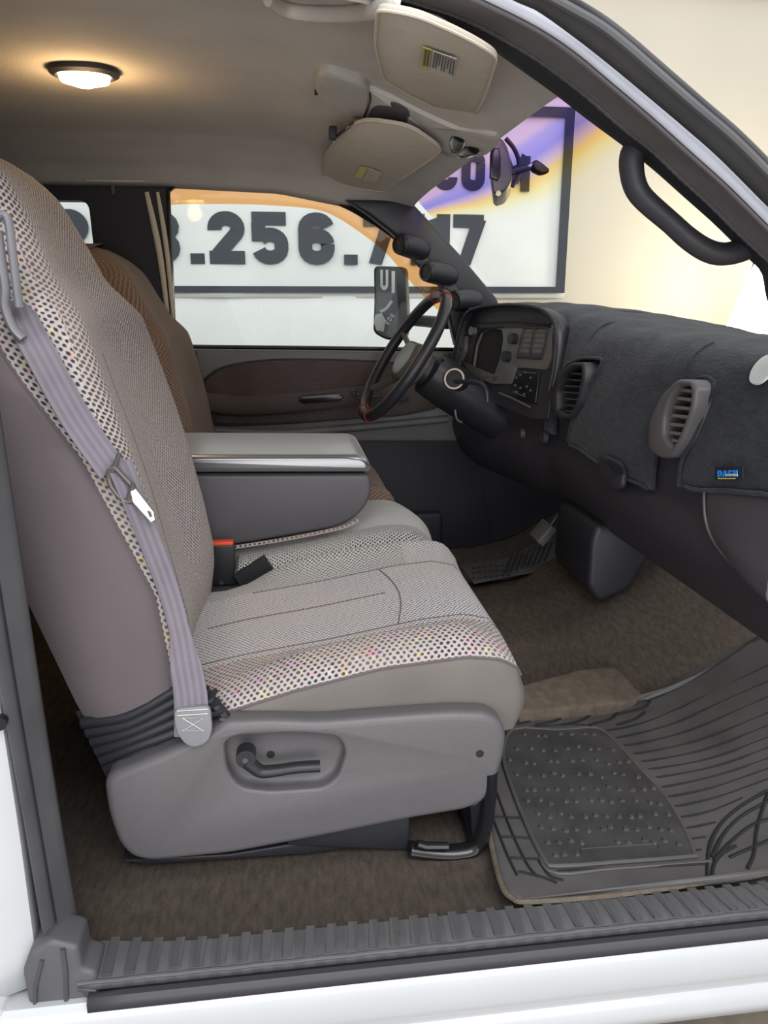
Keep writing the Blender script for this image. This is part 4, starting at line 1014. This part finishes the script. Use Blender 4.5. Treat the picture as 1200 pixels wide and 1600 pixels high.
vent('dark rounded air vent partly hidden by the dash cover, middle of the dashboard',
     ((874, 640), (872, 610), (884, 582), (905, 566), (926, 566), (928, 590), (918, 630), (904, 655), (884, 655)),
     ((882, 640), (882, 612), (892, 588), (908, 574), (922, 574), (921, 596), (912, 630), (900, 648)),
     [(893, 584, 921, 587), (888, 594, 921, 597), (886, 604, 919, 607), (884, 614, 917, 617), (884, 624, 914, 627), (884, 634, 910, 637), (886, 643, 904, 646)], .652, frame_mat='dash')

# instrument bezel: everything on one tilted plane facing the driver
BP0 = Vector((.645, 1.0, .72)); BU = Vector((-.118, .45, 0)).normalized(); BN = BU.cross(Vector((.10, 0, 1)).normalized()).normalized()
if BN.x > 0: BN = -BN
def bz_(px, py, off=0): return atp(px, py, BP0+BN*off, BN)
def plate(mb, pts, off, th, r=.006, bev=.002, holes=()):
    P_ = rounded([bz_(a, b, off) for a, b in pts], r, 4)
    H_ = [rounded([bz_(a, b, off) for a, b in h], .006, 4) for h in holes]
    mb.prism(P_, -BN*th, bev, holes=H_); return mb
ip = thing('instrument_panel', 'dark instrument bezel with gauges, vent and radio behind the steering wheel', 'instrument panel', bz_(790, 560))
plate(MB(), ((700, 600), (712, 540), (726, 496), (748, 482), (790, 478), (836, 482), (858, 496), (868, 520), (866, 570), (856, 655), (830, 655), (760, 625)), 0, .03).build('bezel', 'dash', ip)
plate(MB(), ((716, 560), (728, 512), (740, 505), (800, 502), (862, 508), (860, 560), (852, 578), (806, 574), (800, 600), (770, 600), (740, 590)), .008, .01, holes=[((736, 592), (744, 540), (752, 520), (768, 513), (784, 516), (786, 530), (781, 560), (770, 590))]).build('bezel_face', 'bezel', ip)
plate(MB(), ((730, 598), (742, 530), (752, 512), (788, 510), (792, 530), (776, 600)), .0005, .004).build('gauge_lens', 'groove', ip)
hm = MB(); hl = [bz_(a, b, .028) for a, b in ((703, 590), (712, 540), (726, 494), (748, 480), (790, 476), (836, 480), (860, 494), (869, 520), (866, 570), (858, 610))]
hm.tube(smooth(hl, 4), .0045, 8); hm.grid([[p, p-BN*.04] for p in smooth(hl, 4)]); hm.build('hood_edge', 'black', ip, solid=.003)
vv_ = plate(MB(), ((806, 560), (817, 510), (856, 510), (852, 540), (846, 562)), .012, .012, holes=[((811, 552), (819, 514), (833, 514), (826, 554)), ((830, 554), (836, 514), (853, 514), (849, 540), (844, 554))]).build('center_vent', 'dash', ip)
plate(MB(), ((808, 556), (818, 512), (854, 512), (846, 558)), .0035, .003).build('vent_duct', 'groove', vv_)
for k in range(5):
    y_ = 519+8*k; sx = -1.6*k
    MB().tube([bz_(817+sx, y_, .010), bz_(853+sx*.8, y_+.5, .010)], .0010, 6).build('vent_slat', 'steer_gray', vv_)
for a, b, r_ in ((797, 529, .014), (787, 557, .014)):
    MB().disc(bz_(a, b, .024), BN, 0, r_, n=20, depth=.018).build('knob', 'black', ip)
MB().disc(bz_(735, 517, .022), BN, 0, .012, n=20, depth=.016).build('headlight_knob', 'dash_light', ip)
rd = plate(MB(), ((796, 612), (806, 578), (842, 583), (836, 632), (798, 620)), .008, .02).build('radio', 'black_gloss', ip)
rm = MB()
for k, (a, b) in enumerate(((806, 590), (812, 586), (820, 582), (804, 602), (812, 606), (822, 604), (828, 610), (806, 612), (818, 616), (828, 590))):
    rm.disc(bz_(a, b, .011), BN, 0, .003, n=10, depth=.003)
rm.tube([bz_(802, 612, .010), bz_(820, 620, .010)], .0014, 6); rm.tube([bz_(820, 582, .01), bz_(836, 583, .01)], .0014, 6); rm.build('radio_button', 'dash_light', rd)
MB().tube([bz_(780, 614, .006), bz_(800, 622, .006), bz_(828, 636, .006)], .003, 6).build('lower_trim_strip', 'dash_light', ip)
# small left-hand pods
plate(MB(), ((704, 590), (710, 556), (716, 530), (728, 524), (726, 548), (718, 566), (714, 592)), .010, .012).build('switch_pod', 'dash_light', ip)
plate(MB(), ((708, 550), (713, 534), (722, 530), (720, 545), (715, 556)), .013, .004, r=.004).build('switch_recess', 'black_gloss', ip)

# =================================================================== STEERING WHEEL AND COLUMN
WC = Vector((.322, 1.25, .655)); WA = Vector((-.832, -.06, .545)).normalized()    # axis towards the driver
WU = Vector((.545, 0, .832)); WU = (WU-WA*WU.dot(WA)).normalized(); WS = WA.cross(WU)
wh = thing('steering_wheel', 'black leather steering wheel with red stitching at top and bottom', 'steering wheel', WC)
def wp(a, r=.19, o=0): return WC+WU*r*cos(a)+WS*r*sin(a)+WA*o
ro = MB().tube([wp(2*pi*k/64) for k in range(64)], .0155, 14, closed=True).build('rim', 'steer', wh)
MB().tube([wp(a) for a in [-.28+.56*k/10 for k in range(11)]], .0163, 12).build('rim_grip', 'steer', wh)
MB().tube([wp(pi+a) for a in [-.28+.56*k/10 for k in range(11)]], .0163, 12).build('rim_grip', 'steer', wh)
for c in (0, pi):
    stc = MB()
    for s_ in (-.28, .28):
        cc = wp(c+s_); t = (wp(c+s_+.01)-wp(c+s_-.01)).normalized(); a = WA; b = t.cross(a)
        stc.tube([cc+(a*cos(2*pi*k/16)+b*sin(2*pi*k/16))*.0168 for k in range(16)], .0011, 5, closed=True)
    stc.tube([wp(c-.28+.56*k/10, .19-.0165) for k in range(11)], .0011, 5)
    stc.build('stitching', 'red', wh, 'red stitching')
hb = MB()
pts_ = [wp(a, r_, 0)-WA*.0 for a, r_ in ((-2.2, .075), (-1.57, .085), (-.9, .075), (-.4, .055), (.4, .055), (.9, .075), (1.57, .085), (2.2, .075), (2.7, .07), (-2.7, .07))]
hb.prism(smooth(pts_, 3, True), -WA*.06, .018, seg=4); hb.build('airbag_hub', 'steer_gray', wh)
for a in (-1.25, 1.25, -2.35, 2.35):
    MB().tube([wp(a, .06, -.03), wp(a, .12, -.022), wp(a, .182, -.004)], [.016, .013, .012], 10, sq=.5, hint=WA).build('spoke', 'steer_gray', wh)
MB().tube([WC-WA*.05, WC-WA*.09], .045, 20).build('column_hub', 'steer', wh)
co = thing('steering_column', 'black steering column shroud with keyed ignition lock, right of the wheel', 'steering column', WC-WA*.2)
MB().tube([WC-WA*t for t in (.075, .085, .15, .24, .34)], [.04, .058, .062, .06, .055], 24, sq=1.15).build('shroud', 'steer', co)
ic = at(710, 592, y=1.17); ia = Vector((-.45, -.85, .2)).normalized()
lk = MB().tube([ic+ia*.0, ic-ia*.07], .030, 24).build('ignition_housing', 'steer', co)
MB().disc(ic+ia*.003, ia, .0235, .0275, n=32, depth=.004).build('ignition_ring', 'cream', co, 'bright metal ring round the ignition')
MB().tube([WC-WA*.10, at(694, 560, y=1.2)], .004, 8).build('wiper_stalk', 'black', co)
MB().tube(smooth([WC-WA*.12+Vector((0, -.05, 0)), at(752, 600, y=1.10), at(762, 628, y=1.08)], 5), .006, 8).build('shift_lever', 'steer', co)
MB().tube(smooth(ats(((711, 640), (714, 655), (722, 660)), y=1.15), 4), .003, 6).build('tilt_lever', 'metal_dark', co)

# pedals, black module under the dash
bp = thing('brake_pedal', 'gray brake pedal pad down in the dark footwell', 'pedal', at(848, 832, y=1.12))
c = at(848, 832, y=1.12)
MB().box(c.x-.012, c.x+.012, c.y-.04, c.y+.04, c.z-.03, c.z+.03, .005, rot=Matrix.Rotation(radians(40), 4, 'Y')).build('pedal_pad', 'door_gray', bp)
MB().tube([c+Vector((.01, 0, 0)), c+Vector((.12, .02, .16))], .008, 8).build('pedal_arm', 'black', bp)
mdp = [at(865, 822, y=.92), at(865, 900, y=.92)]
bxm = MB()
X0, X1, YA, YB, Z0, Z1 = .65, .80, .675, .90, .158, .30
A_ = [Vector((X0+.01, 0, Z1+.03)), Vector((X0, 0, Z1-.01)), Vector((X0, 0, Z0+.03)), Vector((X0+.03, 0, Z0-.01)), Vector((X1-.05, 0, Z0+.02)), Vector((X1, 0, Z0+.12)), Vector((X1, 0, Z1+.03))]
bxm.prism(rounded([v+Vector((0, YA, 0)) for v in A_], .015, 4), (0, YB-YA, 0), .012)
mo_ = bxm.build('module_box', 'black'); tag(mo_, 'black plastic box hanging under the dashboard above the tunnel', 'module box')

# =================================================================== RUBBER MATS
fm = thing('floor_mat', 'gray rubber floor mat with studded heel pad, passenger footwell', 'floor mat', (.55, .25, 0))
def mz(x): return .006+lerp([(.62, 0), (.75, .03), (.95, .14), (1.15, .34)], x)
def mf(px, py, off=0):
    """point on the mat surface seen at a pixel (flat part, then toe board)"""
    d = ray(px, py); t = (mz(.3)-CAM.z)/d.z
    for _ in range(30):
        p = CAM+d*t; t += (mz(p.x)+off-p.z)/d.z*.7
    return CAM+d*t
edge = [mf(a, b) for a, b in ((781, 1120), (900, 1112), (1004, 1098), (1060, 1058), (1120, 1022), (1215, 985), (1290, 1000), (1290, 1345), (1200, 1358), (1100, 1378), (960, 1398), (830, 1408), (800, 1402), (783, 1380), (768, 1320), (758, 1250))]
# fine grid inside the outline so the sheet can bend up the toe board
import itertools
def inside(x, y, poly):
    c = False
    for (a, b) in zip(poly, poly[1:]+poly[:1]):
        if (a.y > y) != (b.y > y) and x < (b.x-a.x)*(y-a.y)/(b.y-a.y)+a.x: c = not c
    return c
def span(y, poly):
    xs_ = []
    for (a, b) in zip(poly, poly[1:]+poly[:1]):
        if (a.y > y) != (b.y > y): xs_.append((b.x-a.x)*(y-a.y)/(b.y-a.y)+a.x)
    return (min(xs_), max(xs_)) if len(xs_) > 1 else None
E2 = smooth(rounded(edge, .03, 3), 1, True)
ymin, ymax = min(p.y for p in E2)+.0005, max(p.y for p in E2)-.0005
rows = []
for i in range(60):
    y = ymin+(ymax-ymin)*i/59; sp = span(y, E2)
    if sp: rows.append([Vector((sp[0]+(sp[1]-sp[0])*k/50, y, mz(sp[0]+(sp[1]-sp[0])*k/50))) for k in range(51)])
MB().grid(rows).build('mat_sheet', 'mat', fm, solid=.006, recalc=False)
ro_ = MB(); ro_.tube([p+Vector((0, 0, -.001)) for p in smooth([mf(a, b) for a, b in ((758, 1250), (768, 1320), (783, 1380), (800, 1402), (830, 1408), (960, 1398), (1100, 1378), (1200, 1358))], 5)], .004, 8)
ro_.build('raised_rim', 'carpet_dirty', fm)
def mp(l, n=5, off=.0005): return [v+Vector((0, 0, off)) for v in smooth([mf(a, b) for a, b in l], n)]
padl = [(802, 1142), (870, 1143), (932, 1140), (960, 1160), (1000, 1203), (1040, 1248), (1068, 1295), (1084, 1335), (1078, 1341), (960, 1350), (868, 1356), (850, 1345), (822, 1290), (795, 1220), (786, 1180)]
pe = [v+Vector((0, 0, .0042)) for v in smooth([mf(a, b) for a, b in padl], 3, True)]
pdm = MB(); pdm.prism(pe, (0, 0, -.004)); padC = [(p.x, p.y) for p in pe]
# studs pressed into the pad
random.seed(3)
for i in range(17):
    for j in range(10):
        px = 800+18.5*i+(9 if j % 2 else 0)+random.uniform(-4, 4); py = 1152+21*j+random.uniform(-3.5, 3.5)
        p = mf(px, py)
        if inside(p.x, p.y, pe) and all(inside(p.x+dx_, p.y+dy_, pe) for dx_, dy_ in ((.009, 0), (-.009, 0), (0, .009), (0, -.009))):
            if 905 < px < 1035 and py > 1322: continue
            a_s = random.uniform(0, 1); b6 = [p+Vector((.0056*cos(a_s+pi*k/3), .0056*sin(a_s+pi*k/3), .003)) for k in range(6)]; t6 = [p+Vector((.0036*cos(a_s+pi*k/3), .0036*sin(a_s+pi*k/3), .0078)) for k in range(6)]
            pdm.grid([b6, t6], 1, close=True, sm=False); pdm.add(t6, [list(range(6))], None, 1, False)
pdm.tube([v+Vector((0, 0, .001)) for v in [mf(a, b)+Vector((0, 0, .0035)) for a, b in ((908, 1338), (908, 1330), (1025, 1322), (1030, 1330))]], .001, 5)
pdm.build('heel_pad', ['mat_dark', 'stud'], fm, 'studded heel pad')
pr_ = MB(); pr_.tube([v+Vector((0, 0, -.001)) for v in pe], .0034, 8, closed=True)
pr_.tube(mp(((790, 1120), (800, 1200), (838, 1300), (858, 1362), (960, 1358), (1108, 1347)), 5, .001), .0026, 6)
pr_.build('pad_rim', 'mat', fm)
gr = MB()
for l in (((945, 1142), (1010, 1128), (1080, 1098), (1200, 1040)), ((962, 1153), (1040, 1135), (1110, 1105), (1200, 1065)), ((975, 1165), (1050, 1150), (1130, 1120), (1210, 1085)), ((990, 1178), (1070, 1163), (1150, 1135), (1210, 1110)),
          ((1002, 1190), (1080, 1177), (1160, 1150), (1210, 1130)), ((1014, 1202), (1090, 1190), (1160, 1168), (1210, 1148)), ((1025, 1215), (1100, 1202), (1170, 1180), (1210, 1165)), ((1034, 1230), (1105, 1216), (1170, 1196), (1210, 1182)),
          ((1045, 1245), (1110, 1232), (1170, 1212), (1210, 1198)), ((1055, 1260), (1120, 1246), (1180, 1225), (1210, 1214)), ((1064, 1277), (1115, 1266), (1160, 1247)), ((1073, 1294), (1118, 1285)), ((1080, 1311), (1102, 1308)), ((1086, 1329), (1096, 1328)),
          ((935, 1140), (905, 1132), (830, 1136)), ((1004, 1098), (1060, 1075), (1120, 1040), (1185, 995))):
    gr.tube(mp(l, 5, .0002), .0016, 6)
for l in (((1105, 1370), (1108, 1325), (1125, 1290), (1155, 1262), (1200, 1235)), ((1112, 1340), (1130, 1305), (1160, 1275), (1205, 1250)), ((1115, 1345), (1140, 1318), (1175, 1290), (1210, 1278)), ((1140, 1340), (1175, 1325), (1215, 1308)),
          ((1200, 1240), (1190, 1270), (1182, 1300), (1178, 1335), (1168, 1358)), ((1112, 1372), (1116, 1350), (1128, 1335), (1150, 1322))):
    gr.tube(mp(l, 5, .0), .003, 6)
for l in (((770, 1222), (796, 1292), (818, 1340), (830, 1360), (840, 1370)), ((764, 1262), (790, 1330), (808, 1368)), ((770, 1277), (818, 1279)), ((784, 1308), (828, 1310)), ((797, 1341), (842, 1343)), ((810, 1362), (850, 1372), (870, 1380)), ((842, 1345), (858, 1368), (880, 1376)), ((870, 1362), (1105, 1350))):
    gr.tube(mp(l, 4, .0), .0024, 6)
for k in range(5):
    x = 790+42*k; gr.tube(mp(((x, 1118), (x+45, 1115-3*k*.6), (x+58, 1108-4*k*.8)), 3, .0), .003, 6); gr.tube(mp(((x+5, 1133), (x+35, 1128-k*1.0), (x+50, 1120-k*1.8)), 3, .0), .003, 6)
gr.build('groove', 'groove', fm, 'black molded grooves')['kind'] = 'stuff'
tb_ = MB()
for k in range(5):
    x = 792+42*k; q = [mf(x, 1116-k*1.0), mf(x+38, 1113-k*1.8), mf(x+50, 1103-k*2.2), mf(x+14, 1106-k*1.4)]
    tb_.prism([v+Vector((0, 0, -.001)) for v in q], (0, 0, .004), .001)
tb_.build('tread_block', 'mat_dark', fm)

# driver's mat beyond the tunnel
dmt = thing('floor_mat', "ribbed rubber mat in the driver's footwell beyond the tunnel", 'floor mat', at(800, 880, y=1.25))
def df(px, py): return at(px, py, z=.045)
q = [at(a, b, z=.10) for a, b in ((718, 884), (790, 872), (858, 838), (895, 850), (880, 885), (800, 898), (740, 910))]
MB().prism(q, (0, 0, -.006), .002).build('mat_sheet', 'mat_dark', dmt)
dg_ = MB()
for k in range(8): dg_.tube([v+Vector((0, 0, .002)) for v in (at(788+9*k, 898-3*k, z=.10), at(800+9*k, 868-3*k, z=.10))], .003, 6)
for i in range(7):
    for j in range(3): dg_.disc(at(740+9*i, 904-8*j-.8*i, z=.10)+Vector((0, 0, .002)), (0, 0, 1), 0, .005, n=8, depth=.003)
dg_.build('rib', 'groove', dmt)['kind'] = 'stuff'

# =================================================================== OVERHEAD
dl = thing('dome_lamp', 'lit oval dome lamp glowing warm on the headliner', 'lamp', (-.34, .78, 1.2))
dc = at(132, 120, z=1.188); dc.z = head_z(dc.x, dc.y)
def oval(c, rx, ry, z, n=32, p=2.4): return [Vector((c.x+rx*abs(cos(a))**(2/p)*(1 if cos(a) > 0 else -1), c.y+ry*abs(sin(a))**(2/p)*(1 if sin(a) > 0 else -1), z)) for a in [2*pi*k/n for k in range(n)]]
MB().grid([oval(dc, .062, .050, dc.z+.004), oval(dc, .060, .049, dc.z-.008), oval(dc, .050, .040, dc.z-.013), oval(dc, .045, .036, dc.z-.010)], close=True).build('lamp_rim', 'dark_trim', dl)
MB().grid([oval(dc, .046, .037, dc.z-.008), oval(dc, .042, .033, dc.z-.020), oval(dc, .025, .02, dc.z-.025), oval(dc, .001, .001, dc.z-.026)], close=True).build('lamp_lens', 'lamp', dl)
MB().grid([oval(dc, .020, .014, dc.z-.0262), oval(dc, .012, .009, dc.z-.029), oval(dc, .001, .001, dc.z-.0295)], close=True).build('bulb_glow', 'lamp_core', dl)
pl_ = bpy.data.lights.new('dome_light', 'POINT'); pl_.energy = 1.2; pl_.color = (1, .62, .28); pl_.shadow_soft_size = .03
po = bpy.data.objects.new('dome_light', pl_); COL.objects.link(po); po.location = (dc.x, dc.y, dc.z-.06)

# sun visors
def visor(label, pts, sticker, mt='visor', drop=.005):
    t = thing('sun_visor', label, 'sun visor', pts[0])
    body = rounded(pts, .035, 6)
    n = (pts[1]-pts[0]).cross(pts[2]-pts[1]).normalized(); n = n if n.z > 0 else -n
    vo_ = MB().prism(body, n*drop, .0015, seg=3).build('visor_pad', mt, t)
    return t, vo_, n
def vz(px, py, dz=0):
    """point just under the headliner seen at a pixel"""
    d = ray(px, py); t = (1.1-CAM.z)/d.z
    for _ in range(40): p = CAM+d*t; t += (head_z(min(.39, p.x), p.y)-.03+dz-p.z)/d.z*.6
    return CAM+d*t
# fit a plane through three points under the headliner so the pad stays flat
def flat(pxs, ref):
    a, b, c = [vz(*p) for p in ref]; n = (b-a).cross(c-a).normalized(); return [atp(p[0], p[1], a, n) for p in pxs], a, (n if n.z < 0 else -n)
vp, va, vn = flat([(590, 12), (650, 22), (725, 55), (778, 86), (757, 152), (738, 187), (690, 172), (640, 148), (600, 124), (586, 70)], ((600, 30), (770, 90), (680, 150)))
sv, svo, n_ = visor('beige sun visor nearest the doorway, with yellow and white warning label', vp, True)
MB().tube([v+vn*.001 for v in rounded(vp, .035, 6)], .0016, 6, closed=True).build('visor_piping', 'visor', sv)
def lab(pts, mt, name, th=.001, off=.003, par=None):
    P_ = [atp(a, b, va+vn*off, vn) for a, b in pts]; return MB().prism(P_, vn*th).build(name, mt, par or sv)
ly = lab(((661, 73), (675, 77), (671, 108), (658, 105)), 'yellow', 'caution_label')
lw = lab(((676, 78), (714, 91), (706, 124), (672, 110)), 'label_white', 'text_label')
tx = MB()
for k in range(8):
    a0, b0 = 679+4.3*k, 82+1.6*k; ln = 24 if k not in (2, 5) else 17
    tx.prism([atp(a, b, va+vn*.0045, vn) for a, b in ((a0, b0), (a0+(1.8 if k > 1 else 3), b0+.6), (a0-1.2*ln/24*3+1.8, b0+ln), (a0-1.2*ln/24*3, b0+ln-.6))], vn*.0005)
tx.build('label_print', 'label_ink', sv)
tx = MB()
for k in range(2): tx.prism([atp(a, b, va+vn*.0045, vn) for a, b in ((664+5*k, 77+k), (667+5*k, 78+k), (664+5*k, 103+k), (661+5*k, 102+k))], vn*.0005)
tx.build('caution_print', 'label_ink', sv)
vp, va, vn = flat([(508, 242), (522, 222), (545, 196), (575, 186), (640, 196), (692, 232), (680, 244), (598, 300), (540, 290), (504, 274)], ((520, 240), (680, 236), (598, 290)))
sv2, svo2, n_ = visor('shaded gray-beige sun visor on the far side, below the overhead console', vp, False)
MB().tube([v+vn*.001 for v in rounded(vp, .03, 6)], .0016, 6, closed=True).build('visor_piping', 'visor', sv2)
lab(((553, 276), (563, 260), (575, 262), (566, 279)), 'yellow', 'caution_label', par=sv2)
lab(((567, 279), (576, 262), (596, 270), (588, 285)), 'visor', 'text_label', par=sv2)
vcl = MB(); pc = vz(520, 214, -.005); vcl.box(pc.x-.008, pc.x+.008, pc.y-.012, pc.y+.012, pc.z-.006, pc.z+.02, .003)
vcl.tube([vz(526, 214, .0), vz(552, 192, .0)], .003, 8); vcl.build('visor_clip', 'dark_trim', sv2)

# overhead console running fore and aft along the middle of the roof
oc = thing('overhead_console', 'gray overhead console with sunglasses bin and map lamps, middle of the roof', 'overhead console', vz(600, 180))
def tri(px, py, dz): return vz(px, py, dz)
def pod(pts, dz0, dz1, inset=.86, name='x', mt='overhead', par=None):
    o_ = smooth([tri(a, b, .03-dz1) for a, b in pts], 3, True); c_ = sum(o_, Vector())/len(o_); up_ = lambda q, h: q+Vector((0, 0, h))
    rows = [[up_(v, dz1+.006) for v in o_], [up_(v, dz1-dz0) for v in o_], [up_(v, (dz1-dz0)*.35) for v in o_], [up_(c_+(v-c_)*(.5+.5*inset), .001) for v in o_], [up_(c_+(v-c_)*inset, -.001) for v in o_], [up_(c_+(v-c_)*.4, -.002) for v in o_], [up_(c_+(v-c_)*.01, -.002) for v in o_]]
    return MB().grid(rows, close=True).build(name, mt, par or oc)
pod(((556, 134), (572, 136), (610, 152), (660, 178), (720, 204), (776, 212), (775, 228), (750, 246), (700, 244), (640, 214), (580, 196), (560, 190)), .003, .006, .97, 'console_base', 'headliner')
pod(((493, 133), (498, 121), (515, 118), (550, 128), (572, 138), (577, 155), (566, 187), (545, 182), (510, 163), (496, 150)), .005, .016, .93, 'glasses_bin_door')
MB().tube(smooth([vz(a, b, .018) for a, b in ((497, 120), (515, 116), (548, 124), (570, 136), (579, 155), (567, 189))], 5), .0012, 6).build('bin_gap', 'dark_trim', oc)
MB().box(*(lambda p: (p.x-.004, p.x+.004, p.y-.006, p.y+.006, p.z-.004, p.z+.004))(vz(495, 144, .017)), .001).build('bin_latch', 'groove', oc)
pod(((576, 190), (584, 168), (606, 162), (630, 172), (640, 184), (628, 208), (600, 202)), .006, .014, .88, 'display_lens', 'console')
MB().ribbon([vz(a, b, .018) for a, b in ((577, 190), (594, 197), (613, 203))], (0, .2, 1), .003, .0015).build('display_trim', 'chrome', oc)
MB().tube([vz(a, b, .021) for a, b in ((626, 213), (634, 198), (645, 182))], .0011, 6).build('panel_gap', 'dark_trim', oc)
MB().box(*(lambda p: (p.x-.006, p.x+.006, p.y-.004, p.y+.004, p.z-.004, p.z+.004))(vz(634, 200, .020)), .001).build('console_button', 'dark_trim', oc)
for k, l in enumerate((((700, 224), (704, 210), (716, 212), (726, 222), (716, 238), (706, 240)), ((714, 242), (728, 232), (748, 238), (742, 246), (726, 248)))):
    pod(l, .005, .011, .85, 'map_lamp', 'black_gloss')
MB().tube([vz(a, b, .017) for a, b in ((704, 242), (716, 240), (724, 230), (727, 222))], .002, 6).build('lamp_trim', 'chrome', oc)
MB().tube([vz(a, b, .017) for a, b in ((716, 246), (730, 247), (746, 242), (752, 235))], .002, 6).build('lamp_trim', 'chrome', oc)
# molded pull handle on the roof edge at the top of the frame
tag(MB().tube(smooth([vz(a, b, .02) for a, b in ((418, -2), (450, 16), (500, 22), (560, 20), (600, 10), (618, -6))], 5), .009, 10, sq=.7, hint=(0, 0, 1)).build('roof_assist_grip', 'headliner'),
    'curved gray roof grip at the top edge of the headliner', 'grip')

# rear-view mirror on its stalk
rv = thing('rear_view_mirror', 'black rear-view mirror seen edge-on below the headliner front', 'mirror', at(785, 300, y=.80))
def rvp(a, b, o=0): return at(a, b, y=.80+o)
mo2 = rounded([rvp(a, b) for a, b in ((766, 236), (771, 228), (782, 228), (790, 240), (796, 262), (798, 290), (788, 307), (774, 312), (769, 308), (764, 270))], .008, 4)
rb_ = MB(); rb_.prism([v+Vector((-.02, -.08, 0)) for v in mo2], (.055, .20, .0), .006, seg=4); rb_.build('mirror_shell', 'metal_dark', rv)
MB().prism([rvp(a, b, -.084) for a, b in ((767, 240), (772, 231), (781, 231), (783, 245), (783, 275), (778, 283), (766, 278))], (0, .01, 0), .003).build('mirror_glass_edge', 'black_gloss', rv)
MB().disc(rvp(779, 302, -.084), (0, -1, 0), 0, .005, depth=.004).build('mirror_button', 'chrome', rv)
MB().tube(smooth([rvp(a, b, .0) for a, b in ((790, 216), (803, 232), (810, 250), (810, 272), (800, 292))], 5), .0045, 8).build('mirror_cable', 'black', rv)
MB().tube([rvp(797, 268), rvp(824, 260)], .010, 10, sq=.8).build('mirror_arm', 'black', rv)
MB().tube([rvp(824, 262), rvp(834, 258)], .004, 8).build('ball_joint', 'chrome', rv)
MB().prism(rounded([rvp(a, b, -.01) for a, b in ((832, 258), (838, 248), (848, 254), (860, 264), (858, 270), (848, 272), (836, 266))], .004, 3), (0, .03, 0), .005).build('glass_mount', 'black', rv)

# grab handle on the near windshield pillar
hd = thing('grab_bar', 'black looped grab handle on the near windshield pillar', 'grab handle', at(1050, 380, y=.12))
hp = ats(((1000, 226), (988, 242), (987, 266), (993, 292), (1008, 313), (1048, 348), (1076, 373), (1104, 391), (1130, 397), (1158, 391), (1175, 380)), y=.125)
MB().tube(smooth(hp, 6), lambda t: .0152+.003*abs(2*t-1), 14, sq=.85, hint=(0, 1, 0)).build('grip', 'pillar_trim', hd)
